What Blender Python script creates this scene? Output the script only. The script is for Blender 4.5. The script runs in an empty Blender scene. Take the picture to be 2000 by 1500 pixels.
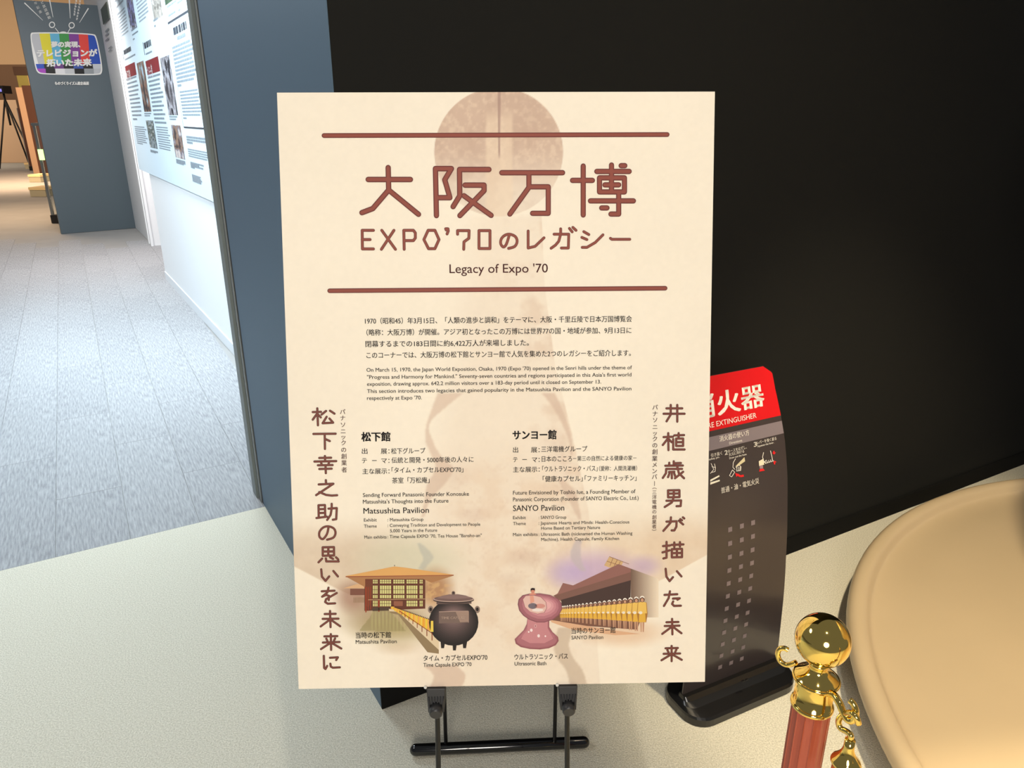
import bpy, bmesh, math, random
import numpy as np
from mathutils import Vector, Matrix
random.seed(4); rng = np.random.default_rng(7)
SC = bpy.context.scene
COL = SC.collection

# ------------------------------------------------------------------ camera
F, H = 1450.0, 1.53
B = np.array([[0.999997, -0.0025, 0.0], [-0.000852, -0.340797, 0.940136], [-0.00235, -0.940133, -0.340798]])  # world = B @ (right, down, forward)
cam = bpy.data.objects.new('camera', bpy.data.cameras.new('camera'))
COL.objects.link(cam); SC.camera = cam
cam.data.sensor_width = 36; cam.data.lens = F * 36 / 2000; cam.data.clip_start = 0.05; cam.data.clip_end = 200
m = Matrix.Identity(4)
for i in range(3):
    m[i][0] = B[i][0]; m[i][1] = -B[i][1]; m[i][2] = -B[i][2]
m[2][3] = H
cam.matrix_world = m

# ------------------------------------------------------------------ light and exposure
SC.view_settings.view_transform = 'Standard'; SC.view_settings.look = 'None'
SC.view_settings.exposure = 0.0; SC.view_settings.gamma = 1.0; SC.view_settings.use_curve_mapping = False
W = bpy.data.worlds.new('world'); SC.world = W; W.use_nodes = True
W.node_tree.nodes['Background'].inputs[0].default_value = (0.9, 0.93, 1.0, 1)
W.node_tree.nodes['Background'].inputs[1].default_value = 0.16

def area(name, loc, target, size, power, color, spread=180):
    d = bpy.data.lights.new(name, 'AREA'); d.shape = 'DISK'; d.size = size; d.energy = power; d.color = color
    d.spread = math.radians(spread)
    o = bpy.data.objects.new(name, d); COL.objects.link(o); o.location = loc
    o.rotation_euler = (Vector(target) - Vector(loc)).to_track_quat('-Z', 'Y').to_euler(); return o
def spot(name, loc, target, power, color, angle=60, blend=0.4, radius=0.05):
    d = bpy.data.lights.new(name, 'SPOT'); d.energy = power; d.color = color
    d.spot_size = math.radians(angle); d.spot_blend = blend; d.shadow_soft_size = radius
    o = bpy.data.objects.new(name, d); COL.objects.link(o); o.location = loc
    o.rotation_euler = (Vector(target) - Vector(loc)).to_track_quat('-Z', 'Y').to_euler(); return o
WARM = (1.0, 0.83, 0.56); WARM2 = (1.0, 0.92, 0.80); COOL = (0.80, 0.92, 1.0)
spot('downlight_key', (0.40, -0.35, 3.5), (0.05, 1.35, 0.7), 82, WARM2, 75, 0.6, 0.06)
area('fill_light_behind', (-0.15, -2.5, 2.0), (0.05, 1.2, 0.8), 1.2, 77, (1.0, 0.92, 0.82))  # added soft fill behind the camera, evens the poster; not a hall fixture
spot('downlight_right', (1.1, 1.03, 3.0), (1.5, 1.8, 0), 310, WARM, 52, 0.6, 0.05)
spot('downlight_bath', (1.4, -0.6, 3.0), (1.4, -0.6, 0), 350, WARM, 71, 0.12, 0.03)
area('corridor_light', (-1.9, 4.4, 2.7), (-2.1, 4.2, 0), 2.0, 185, COOL)
area('corridor_light_far', (-4.3, 7.7, 2.8), (-4.9, 8.6, 0.0), 1.4, 95, (1.0, 0.95, 0.92))
area('corridor_light_near', (-2.1, 1.3, 2.7), (-1.7, 2.2, 0), 0.9, 14, (0.95, 0.98, 1.0))
spot('wall_washer', (-4.3, 4.6, 2.7), (-2.6, 5.9, 1.0), 290, COOL, 100, 0.7, 0.1)
area('hall_light_mid', (-8.2, 12.2, 3.0), (-8.4, 12.6, 0), 2.5, 170, (1.0, 0.66, 0.38))
area('hall_light_far', (-11.5, 18, 3.0), (-12.5, 20, 0), 4.0, 480, (1.0, 0.66, 0.40))
area('hall_light_end', (-19, 23, 3.0), (-20, 29, 1.5), 5.0, 330, (1.0, 0.80, 0.56))

# ------------------------------------------------------------------ geometry of the view
C0 = np.array([0, 0, H])
def ray(px, py): return B @ np.array([(px - 1000) / F, (py - 750) / F, 1.0])
def at(px, py, z=0.0):
    r = ray(px, py); return C0 + r * ((z - H) / r[2])
def on_plane(px, py, p0, n):
    r = ray(px, py); return C0 + r * (((p0 - C0) @ n) / (r @ n))
def srgb(r, g, b):
    f = lambda c: (c / 255) / 12.92 if c / 255 <= 0.04045 else ((c / 255 + 0.055) / 1.055) ** 2.4
    return (f(r), f(g), f(b), 1.0)
def srgb_np(a):
    a = a / 255.0
    return np.where(a <= 0.04045, a / 12.92, ((a + 0.055) / 1.055) ** 2.4)

# ------------------------------------------------------------------ materials
MATS = {}
def mat(name, col, rough=0.6, metal=0.0, bump=None, mottle=None, spec=0.5, emit=None, coat=0.0):
    if name in MATS: return MATS[name]
    M = bpy.data.materials.new(name); M.use_nodes = True; nt = M.node_tree; b = nt.nodes['Principled BSDF']
    b.inputs['Base Color'].default_value = srgb(*col); b.inputs['Roughness'].default_value = rough
    b.inputs['Metallic'].default_value = metal; b.inputs['Specular IOR Level'].default_value = spec
    b.inputs['Coat Weight'].default_value = coat
    tc = nt.nodes.new('ShaderNodeTexCoord')
    if mottle:
        sc_, amt = mottle
        n = nt.nodes.new('ShaderNodeTexNoise'); n.inputs['Scale'].default_value = sc_; n.inputs['Detail'].default_value = 4
        nt.links.new(tc.outputs['Object'], n.inputs['Vector'])
        mx = nt.nodes.new('ShaderNodeMix'); mx.data_type = 'RGBA'
        c = srgb(*col); mx.inputs[6].default_value = tuple(v * (1 - amt) for v in c[:3]) + (1,)
        mx.inputs[7].default_value = tuple(min(1, v * (1 + amt)) for v in c[:3]) + (1,)
        nt.links.new(n.outputs['Fac'], mx.inputs[0]); nt.links.new(mx.outputs[2], b.inputs['Base Color'])
    if bump:
        sc_, st, dist = bump
        n = nt.nodes.new('ShaderNodeTexNoise'); n.inputs['Scale'].default_value = sc_; n.inputs['Detail'].default_value = 3
        nt.links.new(tc.outputs['Object'], n.inputs['Vector'])
        bp = nt.nodes.new('ShaderNodeBump'); bp.inputs['Strength'].default_value = st; bp.inputs['Distance'].default_value = dist
        nt.links.new(n.outputs['Fac'], bp.inputs['Height']); nt.links.new(bp.outputs[0], b.inputs['Normal'])
    if emit:
        b.inputs['Emission Color'].default_value = srgb(*emit[0]); b.inputs['Emission Strength'].default_value = emit[1]
    MATS[name] = M; return M
def attr_mat(name, rough=0.5, spec=0.3):
    if name in MATS: return MATS[name]
    M = bpy.data.materials.new(name); M.use_nodes = True; nt = M.node_tree; b = nt.nodes['Principled BSDF']
    a = nt.nodes.new('ShaderNodeAttribute'); a.attribute_name = 'ink'
    nt.links.new(a.outputs['Color'], b.inputs['Base Color']); b.inputs['Roughness'].default_value = rough
    b.inputs['Specular IOR Level'].default_value = spec
    MATS[name] = M; return M

# ------------------------------------------------------------------ object helpers
def tag(o, label=None, cat=None, group=None, kind=None):
    if label: o['label'] = label
    if cat: o['category'] = cat
    if group: o['group'] = group
    if kind: o['kind'] = kind
    return o
def empty(name, loc, label, cat, group=None):
    o = bpy.data.objects.new(name, None); COL.objects.link(o); o.location = tuple(float(v) for v in loc); o.empty_display_size = 0.1
    return tag(o, label, cat, group)
class MB:
    """collects polygons with optional per-face colour; build() links them as ONE mesh object"""
    def __init__(s): s.v = []; s.f = []; s.c = []; s.sm = []
    def poly(s, pts, col=None, smooth=False):
        i = len(s.v); s.v += [tuple(float(x) for x in p) for p in pts]; s.f.append(tuple(range(i, i + len(pts)))); s.c.append(col); s.sm.append(smooth)
    def mesh(s, V, Fc, col=None, smooth=False):
        i = len(s.v); s.v += [tuple(float(x) for x in p) for p in V]
        for f in Fc: s.f.append(tuple(i + k for k in f)); s.c.append(col); s.sm.append(smooth)
    def box(s, o, ax, ay, az, col=None):
        o, ax, ay, az = (np.array(q, float) for q in (o, ax, ay, az))
        P = [o, o + ax, o + ax + ay, o + ay]; P += [p + az for p in P]
        s.mesh(P, [(3, 2, 1, 0), (4, 5, 6, 7), (0, 1, 5, 4), (1, 2, 6, 5), (2, 3, 7, 6), (3, 0, 4, 7)], col)
    def abox(s, x0, y0, z0, x1, y1, z1, col=None):
        s.box((x0, y0, z0), (x1 - x0, 0, 0), (0, y1 - y0, 0), (0, 0, z1 - z0), col)
    def tube(s, path, r, n=12, caps=True, col=None):
        path = [Vector([float(c) for c in p]) for p in path]; rs = r if isinstance(r, (list, tuple)) else [r] * len(path)
        V = []; up = None
        for i, p in enumerate(path):
            t = (path[min(i + 1, len(path) - 1)] - path[max(i - 1, 0)]).normalized()
            if up is None: up = t.orthogonal().normalized()
            up = (up - t * up.dot(t)).normalized(); bi = t.cross(up)
            for k in range(n):
                a = 2 * math.pi * k / n; V.append(p + (up * math.cos(a) + bi * math.sin(a)) * rs[i])
        Fc = [(i * n + k, i * n + (k + 1) % n, (i + 1) * n + (k + 1) % n, (i + 1) * n + k) for i in range(len(path) - 1) for k in range(n)]
        i0 = len(s.v); s.mesh(V, Fc, col, True)
        if caps:
            s.f.append(tuple(i0 + k for k in reversed(range(n)))); s.c.append(col); s.sm.append(False)
            b = i0 + (len(path) - 1) * n; s.f.append(tuple(b + k for k in range(n))); s.c.append(col); s.sm.append(False)
    def lathe(s, prof, c, n=48, col=None, smooth=True):
        V = [(c[0] + r * math.cos(2 * math.pi * k / n), c[1] + r * math.sin(2 * math.pi * k / n), c[2] + z) for r, z in prof for k in range(n)]
        Fc = [(i * n + k, i * n + (k + 1) % n, (i + 1) * n + (k + 1) % n, (i + 1) * n + k) for i in range(len(prof) - 1) for k in range(n)]
        s.mesh(V, Fc, col, smooth)
    def prism(s, pts, d, col=None):
        d = np.array(d, float); P = [np.array(p, float) for p in pts]; n = len(P)
        s.mesh(P + [p + d for p in P], [tuple(reversed(range(n))), tuple(range(n, 2 * n))] + [(i, (i + 1) % n, n + (i + 1) % n, n + i) for i in range(n)], col)
    def build(s, name, material, parent=None, origin=None, attr=False, bevel=0, sharp=None):
        me = bpy.data.meshes.new(name)
        og = Vector((0, 0, 0)) if origin is None else Vector([float(c) for c in origin])
        me.from_pydata([Vector(p) - og for p in s.v], [], s.f); me.update()
        me.polygons.foreach_set('use_smooth', s.sm)
        if attr:
            at_ = me.color_attributes.new('ink', 'FLOAT_COLOR', 'CORNER'); buf = np.ones((len(me.loops), 4), np.float32)
            for p in me.polygons: buf[p.loop_start:p.loop_start + p.loop_total] = s.c[p.index] or (1, 1, 1, 1)
            at_.data.foreach_set('color', buf.ravel())
        me.materials.append(material)
        o = bpy.data.objects.new(name, me); COL.objects.link(o)
        if parent is not None:
            o.parent = parent
            pw = Vector((0, 0, 0)); q = parent
            while q is not None: pw += q.location; q = q.parent
            o.location = og - pw
        else: o.location = og
        if attr is False and len(s.f) < 60000:
            bm = bmesh.new(); bm.from_mesh(me); bmesh.ops.recalc_face_normals(bm, faces=bm.faces); bm.to_mesh(me); bm.free()
        if bevel:
            md = o.modifiers.new('bevel', 'BEVEL'); md.width = bevel; md.segments = 3; md.limit_method = 'ANGLE'
        return o
def struct(name, mb, material, origin=None, bevel=0):
    o = mb.build(name, material, None, origin, bevel=bevel); o['kind'] = 'structure'; return o

_tc = {}
def glyphs(text, bold=0.0):
    """outline mesh of a text, em = 1, starting at x = 0 on the baseline; returns verts (n,2), faces, width"""
    key = (text, bold)
    if key in _tc: return _tc[key]
    cu = bpy.data.curves.new('t', 'FONT'); cu.body = text; cu.size = 1.0; cu.resolution_u = 3; cu.fill_mode = 'FRONT'
    ob = bpy.data.objects.new('t', cu); me = bpy.data.meshes.new_from_object(ob)
    v = np.array([tuple(q.co)[:2] for q in me.vertices]) if len(me.vertices) else np.zeros((0, 2))
    fc = [tuple(p.vertices) for p in me.polygons]
    bpy.data.objects.remove(ob); bpy.data.curves.remove(cu); bpy.data.meshes.remove(me)
    if bold > 0 and len(v):      # heavier weight: the same outline printed twice or four times, slightly shifted
        sh = [(-bold, 0), (bold, 0)] if bold < 0.02 else [(-bold, -bold * .6), (bold, -bold * .6), (-bold, bold * .6), (bold, bold * .6)]
        n = len(v); v = np.concatenate([v + np.array(q) for q in sh]); fc = [tuple(i + k * n for i in f) for k in range(len(sh)) for f in fc]
    if len(v): x0 = v[:, 0].min(); v = v - [x0, 0]; w = v[:, 0].max()
    else: w = 1
    _tc[key] = (v, fc, w); return _tc[key]

# ================================================================== SETTING
CORNER = at(745, 1383); BLUE = at(515, 985)
bd = BLUE - CORNER; blen = np.linalg.norm(bd); bd /= blen                    # along the blue wall, away from camera
kd = at(2000, 905) - CORNER; kd /= np.linalg.norm(kd)                        # along the black wall
kd = np.array([-bd[1], bd[0], 0]) * -1 if kd @ np.array([bd[1], -bd[0], 0]) > 0 else kd
kd = np.array([bd[1], -bd[0], 0]); 
k2 = at(2000, 905) - CORNER; ang_fix = k2 / np.linalg.norm(k2); kd = ang_fix
ZUP = np.array([0, 0, 1.0]); WH = 3.2
m_black = mat('black_wall_paint', (31, 31, 29), 0.85, spec=0.15, bump=(220, 0.05, 0.002), mottle=(1.2, 0.12))
m_base = mat('black_vinyl_baseboard', (17, 17, 16), 0.85, spec=0.15)
m_blue = mat('steel_blue_wall_paint', (84, 108, 128), 0.55, bump=(180, 0.05, 0.002))
# solid corner block: blue face + black face
thick = 0.36
w = MB(); w.box(CORNER, bd * blen, kd * 0.002, ZUP * WH); struct('wall_left', w, m_blue)
back = np.array([-kd[1], kd[0], 0])
w = MB(); w.box(CORNER + kd * 0.0025 , kd * 4.2, bd * 0.3, ZUP * WH); struct('wall_right', w, m_black)
nk = np.array([kd[1], -kd[0], 0])                                            # out of the black wall, towards the camera
w = MB(); w.box(CORNER + kd * 0.0, kd * 4.2, nk * 0.006, ZUP * 0.07); struct('baseboard_right', w, m_base)
nb = np.array([-bd[1], bd[0], 0]); nb = nb if nb @ (C0 - CORNER) > 0 else -nb
nbx = -kd
# rail trim at the far end of the blue wall: grey post, black gap, silver strip, black gap
m_al = mat('brushed_aluminium', (150, 155, 155), 0.4, 0.6)
m_gap = mat('black_seal', (12, 13, 14), 0.6)
m_post = mat('grey_frame_paint', (120, 128, 126), 0.5)
E0 = CORNER + bd * blen
t = MB(); t.box(E0, bd * 0.022, kd * 0.05, ZUP * WH); struct('trim_1', t, m_gap)
t = MB(); t.box(E0 + bd * 0.022 - kd * 0.004, bd * 0.016, kd * 0.05, ZUP * WH); struct('trim_2', t, m_al)
t = MB(); t.box(E0 + bd * 0.038, bd * 0.03, kd * 0.05, ZUP * WH); struct('trim_3', t, m_gap)
t = MB(); t.box(E0 + bd * 0.068 - kd * 0.012, bd * 0.07, kd * 0.06, ZUP * WH); struct('trim_4', t, m_post)

# floors
m_cream = bpy.data.materials.new('cream_loop_carpet'); m_cream.use_nodes = True
nt = m_cream.node_tree; b = nt.nodes['Principled BSDF']; b.inputs['Roughness'].default_value = 0.95; b.inputs['Specular IOR Level'].default_value = 0.1
tc = nt.nodes.new('ShaderNodeTexCoord')
n1 = nt.nodes.new('ShaderNodeTexNoise'); n1.inputs['Scale'].default_value = 260; n1.inputs['Detail'].default_value = 3
v1 = nt.nodes.new('ShaderNodeTexVoronoi'); v1.inputs['Scale'].default_value = 330
cr = nt.nodes.new('ShaderNodeValToRGB'); cr.color_ramp.elements[0].position = 0.3; cr.color_ramp.elements[0].color = srgb(196, 192, 174)
cr.color_ramp.elements[1].position = 0.7; cr.color_ramp.elements[1].color = srgb(238, 234, 218)
nt.links.new(tc.outputs['Object'], n1.inputs['Vector']); nt.links.new(tc.outputs['Object'], v1.inputs['Vector'])
nt.links.new(n1.outputs['Fac'], cr.inputs['Fac']); nt.links.new(cr.outputs['Color'], b.inputs['Base Color'])
ad = nt.nodes.new('ShaderNodeMath'); ad.operation = 'SUBTRACT'; nt.links.new(n1.outputs['Fac'], ad.inputs[0]); nt.links.new(v1.outputs['Distance'], ad.inputs[1])
bp = nt.nodes.new('ShaderNodeBump'); bp.inputs['Strength'].default_value = 0.45; bp.inputs['Distance'].default_value = 0.0022
nt.links.new(ad.outputs[0], bp.inputs['Height']); nt.links.new(bp.outputs[0], b.inputs['Normal'])
S0, S1 = at(0, 1115), at(515, 990); sd = S1 - S0; sd /= np.linalg.norm(sd)
sn = np.array([-sd[1], sd[0], 0])                                            # away from the camera
a0 = S1 - sd * 5.0; a1 = S1 + sd * 6.0
fl = MB(); fl.prism([a0 - sn * 6, a1 - sn * 6, a1, a0], (0, 0, -0.03)); struct('floor', fl, m_cream)

m_grey = bpy.data.materials.new('grey_woven_carpet_tile'); m_grey.use_nodes = True
nt = m_grey.node_tree; b = nt.nodes['Principled BSDF']; b.inputs['Roughness'].default_value = 0.9; b.inputs['Specular IOR Level'].default_value = 0.15
tc = nt.nodes.new('ShaderNodeTexCoord'); mp = nt.nodes.new('ShaderNodeMapping'); mp.inputs['Scale'].default_value = (140, 14, 1)
n1 = nt.nodes.new('ShaderNodeTexNoise'); n1.inputs['Scale'].default_value = 1.0; n1.inputs['Detail'].default_value = 3
n2 = nt.nodes.new('ShaderNodeTexNoise'); n2.inputs['Scale'].default_value = 260
oi = nt.nodes.new('ShaderNodeObjectInfo')
mm = nt.nodes.new('ShaderNodeMath'); mm.operation = 'MULTIPLY_ADD'; mm.inputs[1].default_value = 0.3
m2 = nt.nodes.new('ShaderNodeMath'); m2.operation = 'MULTIPLY_ADD'; m2.inputs[1].default_value = 0.07
cr = nt.nodes.new('ShaderNodeValToRGB'); cr.color_ramp.elements[0].position = 0.45; cr.color_ramp.elements[0].color = srgb(140, 142, 145)
cr.color_ramp.elements[1].position = 1.05; cr.color_ramp.elements[1].color = srgb(186, 188, 190)
nt.links.new(tc.outputs['Object'], mp.inputs['Vector']); nt.links.new(mp.outputs[0], n1.inputs['Vector']); nt.links.new(tc.outputs['Object'], n2.inputs['Vector'])
nt.links.new(n2.outputs['Fac'], mm.inputs[0]); nt.links.new(n1.outputs['Fac'], mm.inputs[2])
nt.links.new(oi.outputs['Random'], m2.inputs[0]); nt.links.new(mm.outputs[0], m2.inputs[2]); nt.links.new(m2.outputs[0], cr.inputs['Fac'])
nt.links.new(cr.outputs['Color'], b.inputs['Base Color'])
bp = nt.nodes.new('ShaderNodeBump'); bp.inputs['Strength'].default_value = 0.5; bp.inputs['Distance'].default_value = 0.002
nt.links.new(mm.outputs[0], bp.inputs['Height']); nt.links.new(bp.outputs[0], b.inputs['Normal'])
m_under = mat('grey_carpet_far', (158, 158, 156), 0.9, mottle=(3, 0.12))
fl = MB(); c = a0 - sd * 40
fl.prism([c, a1, a1 + sn * 50, c + sn * 50], (0, 0, -0.03))
for i, p in enumerate(fl.v): fl.v[i] = (p[0], p[1], p[2] - 0.004)
corr = struct('floor.001', fl, m_under)
# carpet tiles 0.5 x 0.25 laid in running bond near the camera, parts of the corridor floor
tme = None; TW, TL = 0.25, 1.0
az = math.atan2(sn[1], sn[0]) - math.pi / 2
cnt = 0
for i in range(-19, 3):
    for j in range(0, 9):
        off = (0.5 if i % 2 else 0.0)
        y0 = j * TL - off
        x0 = i * TW
        y1 = y0 + TL
        if y1 <= 0.02: continue
        clip = max(0.0, -y0)
        o0 = S1 + sd * x0 + sn * (y0 + clip)
        cx = o0 + sd * TW / 2 + sn * (TL - clip) / 2
        # keep left of the exhibit wall and inside the frame's reach
        if (cx - E0) @ kd > 0.30 or cx[1] > 9.5: continue
        if x0 + TW > 0.30 and y0 < 0.9: continue
        tb = MB(); g = 0.0009
        tb.box((g - TW / 2, g - (TL - clip) / 2, -0.0038), (TW - 2 * g, 0, 0), (0, TL - clip - 2 * g, 0), (0, 0, 0.0038))
        if clip == 0 and tme is not None:
            o = bpy.data.objects.new('carpet_tile', tme); COL.objects.link(o); o.parent = corr
        else:
            o = tb.build('carpet_tile', m_grey, corr)
            if clip == 0: tme = o.data
        o.location = Vector(cx) - corr.location; o.location.z = 0.0; o.rotation_euler.z = az; cnt += 1

# exhibit wall behind the corridor
m_white = mat('white_wall_paint', (236, 240, 242), 0.6)
WA, WB = at(325, 545), at(465, 700)
wd = WB - WA; wd /= np.linalg.norm(wd); wn = np.array([-wd[1], wd[0], 0]); wn = wn if wn @ (C0 - WA) > 0 else -wn
w = MB(); w.box(WA, wd * 4.9, -wn * 0.15, ZUP * WH); struct('wall_exhibit', w, m_white)
w = MB(); w.box(WA, wd * 4.9, wn * 0.008, ZUP * 0.08); struct('baseboard_exhibit', w, mat('white_baseboard', (225, 230, 234), 0.5))
# far piece of white wall, with a printed picture
VA, VB = at(266, 446), at(300, 480); vd = VB - VA; vlen = np.linalg.norm(vd); vd /= vlen; vn = np.array([-vd[1], vd[0], 0]); vn = vn if vn @ (C0 - VA) > 0 else -vn
w = MB(); w.box(VA - vd * 2.0, vd * (vlen + 2.0), -vn * 0.12, ZUP * WH); struct('wall_far_white', w, m_white)
w = MB(); w.box(VB - vd * 0.28, vd * 0.10, vn * 0.03, ZUP * WH); w.box(VB - vd * 0.04, vd * 0.07, vn * 0.03, ZUP * WH); struct('trim_5', w, mat('white_trim', (240, 244, 246), 0.4))
w = MB(); q = VB + vd * 0.06 - vn * 0.45; w.box(q - vd * 1.2, vd * 2.9, -vn * 0.1, ZUP * WH); struct('wall_niche', w, mat('pinkish_niche_paint', (205, 190, 192), 0.6))

# large printed exhibit sheet (flat print) in front of the wall
PP0 = WA + wn * 0.025
def wpl(px, py):
    p = on_plane(px, py, PP0, wn) - PP0; return p @ wd, p[2]
m_ink = attr_mat('printed_ink', 0.45)
uL, _ = wpl(245, 170); uR, vb = wpl(440, 408); _, vb2 = wpl(278, 331); vb = (vb + vb2) / 2
sheet = empty('exhibit_panel', PP0 + wd * uL + ZUP * vb, 'large pale blue printed exhibit panel with text columns and photographs on white corridor wall', 'display panel')
s = MB(); s.box(PP0 + wd * uL + ZUP * vb - wn * 0.02, wd * (uR - uL + 2.2), wn * 0.02, ZUP * (WH - vb - 0.05)); s.build('panel_board', mat('pale_blue_print', (214, 232, 242), 0.5), sheet)
def sp(u, v, k=0): return PP0 + wd * u + ZUP * v + wn * (0.0008 + 0.0006 * k)
inkm = MB()
def srect(mb, x0, y0, x1, y1, col, k=0, j=0):
    u0, v0 = wpl(x0, y0); u1, v1 = wpl(x1, y1)
    mb.poly([sp(u0, v1, k), sp(u1, v1, k), sp(u1, v0, k), sp(u0, v0, k)], srgb(*col))
def trows(mb, x0, y0, x1, y1, n, thickn, col, ragged=0.0, last=0.3, seg=True):
    """rows of tiny print, too small to read in the photograph: broken dark strokes"""
    u0, v0 = wpl(x0, y0); u1, v1 = wpl(x1, y1); W_ = u1 - u0
    for i in range(n):
        v = v0 + (v1 - v0) * (i / max(1, n - 1)); ue = u0 + W_ * (last if i == n - 1 else 1 - ragged * random.random()); u = u0
        while u < ue:
            L = random.uniform(0.4, 1.6) * abs(thickn) * (1.0 if seg else 4); e = min(u + L, ue)
            hh = thickn * (0.30 if seg else 0.42)
            mb.poly([sp(u, v - hh, 1), sp(e, v - hh, 1), sp(e, v + hh, 1), sp(u, v + hh, 1)], srgb(*col)); u = e + abs(thickn) * random.uniform(0.15, 0.35)
G1 = (140, 152, 162); G2 = (165, 176, 186); DK = (60, 66, 74)
trows(inkm, 224, 4, 243, 14, 3, 0.022, G2); trows(inkm, 228, 31, 252, 66, 9, 0.018, G2, last=0.2)
trows(inkm, 266, 3, 291, 28, 7, 0.018, G2, last=0.7); trows(inkm, 326, 14, 347, 19, 2, 0.02, G1, last=0.8)
trows(inkm, 300, 41, 310, 46, 2, 0.02, G1); trows(inkm, 257, 60, 271, 70, 3, 0.018, G1, last=0.3); trows(inkm, 346, 6, 364, 10, 2, 0.02, G1)
for x, y0_, y1_ in ((239, 98, 117), (279, 83, 108)):
    u0, v0 = wpl(x, y0_); _, v1 = wpl(x + 3, y1_); inkm.poly([sp(u0, v1, 1), sp(u0 + 0.02, v1, 1), sp(u0 + 0.02, v0, 1), sp(u0, v0, 1)], srgb(*DK))
trows(inkm, 242, 103, 257, 103, 1, 0.06, DK, last=1); trows(inkm, 282, 90, 296, 90, 1, 0.07, DK, last=1)
trows(inkm, 244, 117, 266, 117, 1, 0.02, G1, last=1); trows(inkm, 285, 106, 298, 106, 1, 0.02, G1, last=1)
trows(inkm, 339, 62, 366, 62, 1, 0.07, DK, last=1); trows(inkm, 346, 75, 363, 75, 1, 0.035, G1, last=1)
trows(inkm, 247, 156, 282, 233, 11, 0.024, G1, ragged=0.2, last=0.4); trows(inkm, 289, 152, 328, 240, 12, 0.024, G1, ragged=0.25, last=0.9)
trows(inkm, 337, 94, 386, 160, 11, 0.024, G1, ragged=0.15, last=0.2); trows(inkm, 351, 180, 396, 231, 9, 0.018, G1, ragged=0.1, last=0.2)
trows(inkm, 263, 247, 291, 284, 9, 0.010, G1, ragged=0.2, last=0.5, seg=False); trows(inkm, 305, 248, 339, 295, 10, 0.010, G1, ragged=0.2, last=0.8, seg=False)
trows(inkm, 364, 267, 405, 284, 3, 0.022, G1, last=0.3); trows(inkm, 367, 291, 407, 313, 4, 0.010, G1, last=0.95, seg=False)
trows(inkm, 372, 317, 400, 334, 4, 0.018, G1, ragged=0.4, last=0.3); trows(inkm, 375, 341, 398, 361, 6, 0.010, G1, ragged=0.3, last=0.8, seg=False)
trows(inkm, 282, 222, 296, 226, 2, 0.016, G1, last=0.8); trows(inkm, 331, 228, 347, 233, 2, 0.016, G1, last=0.8)
trows(inkm, 294, 293, 309, 300, 3, 0.014, G1, last=0.7); trows(inkm, 344, 311, 363, 323, 4, 0.014, G1, last=0.8)
u0, v0 = wpl(329, 46); _, v1 = wpl(359, 248.5); inkm.poly([sp(u0, v1, 1), sp(u0 + 0.008, v1, 1), sp(u0 + 0.008, v0, 1), sp(u0, v0, 1)], srgb(*G2))
u0, v0 = wpl(328, 46); u1, v1 = wpl(368, 26); 
inkm.poly([sp(u0, v0 - .006, 1), sp(u1 + 1, v0 - .006, 1), sp(u1 + 1, v0 + .006, 1), sp(u0, v0 + .006, 1)], srgb(*DK))
u0, v0 = wpl(359.5, 248.5)
inkm.poly([sp(u0, v0 - .005, 1), sp(u1 + 1, v0 - .005, 1), sp(u1 + 1, v0 + .005, 1), sp(u0, v0 + .005, 1)], srgb(*DK))
inkm.build('small_print', m_ink, sheet, attr=True)
for (x0, y0, x1, y1, tx) in ((244, 130, 267, 146, '松下館'), (284, 120, 313, 139, 'サンヨー館')):
    redm = MB(); srect(redm, x0, y0, x1, y1, (128, 44, 48))
    u0, v0 = wpl(x0 + 1, y0 + 5); u1, v1 = wpl(x0 + (x1 - x0) * .45, y0 + 10)
    gv, gf, gw = glyphs(tx, 0.02); k = (u1 - u0) / gw
    redm.mesh([sp(u0 + x * k, v0 - 0.10 + y * 0.10, 2) for x, y in gv], gf, srgb(235, 225, 225))
    redm.build('red_heading', m_ink, sheet, attr=True)
# photographs on the sheet: small pictures made of blocks of ink
def photo(x0, y0, x1, y1, pal, nx=14, ny=40):
    mb = MB(); u0, v0 = wpl(x0, y0); u1, v1 = wpl(x1, y1)
    du = (u1 - u0) / nx; dv = (v1 - v0) / ny; gc = rng.random((6, 9)); xi = np.linspace(0, 4.99, nx + 4); yi = np.linspace(0, 7.99, ny + 4)
    a0_ = xi.astype(int); b0_ = yi.astype(int); fa = (xi - a0_)[:, None]; fb = (yi - b0_)[None]
    g = (gc[a0_][:, b0_] * (1 - fa) * (1 - fb) + gc[a0_ + 1][:, b0_] * fa * (1 - fb) + gc[a0_][:, b0_ + 1] * (1 - fa) * fb + gc[a0_ + 1][:, b0_ + 1] * fa * fb) * 0.75 + rng.random((nx + 4, ny + 4)) * 0.3; g = (g[:-2, :-2] + g[1:-1, :-2] + g[:-2, 1:-1] + g[1:-1, 1:-1] + g[1:-1, 2:] + g[2:, 2:]) / 6 * 0.9 + 0.1 * np.sin(np.arange(g.shape[0] - 2) * 1.3)[:, None] + 0.05
    for i in range(nx):
        for j in range(ny):
            t_ = min(1, max(0, (g[i, j] - 0.25) * 2)) * (len(pal) - 1); a_ = int(t_); fr = t_ - a_; bb = min(a_ + 1, len(pal) - 1)
            if isinstance(pal, list): c_ = tuple(pal[a_][q] * (1 - fr) + pal[bb][q] * fr for q in range(3))
            mb.poly([sp(u0 + i * du, v0 + (j + 1) * dv), sp(u0 + (i + 1) * du, v0 + (j + 1) * dv), sp(u0 + (i + 1) * du, v0 + j * dv), sp(u0 + i * du, v0 + j * dv)], srgb(*c_))
    return mb.build('printed_photograph', m_ink, sheet, attr=True)
photo(245, -8, 267.5, 53, [(60, 62, 62), (140, 140, 190), (80, 76, 72), (200, 205, 225)])
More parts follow.
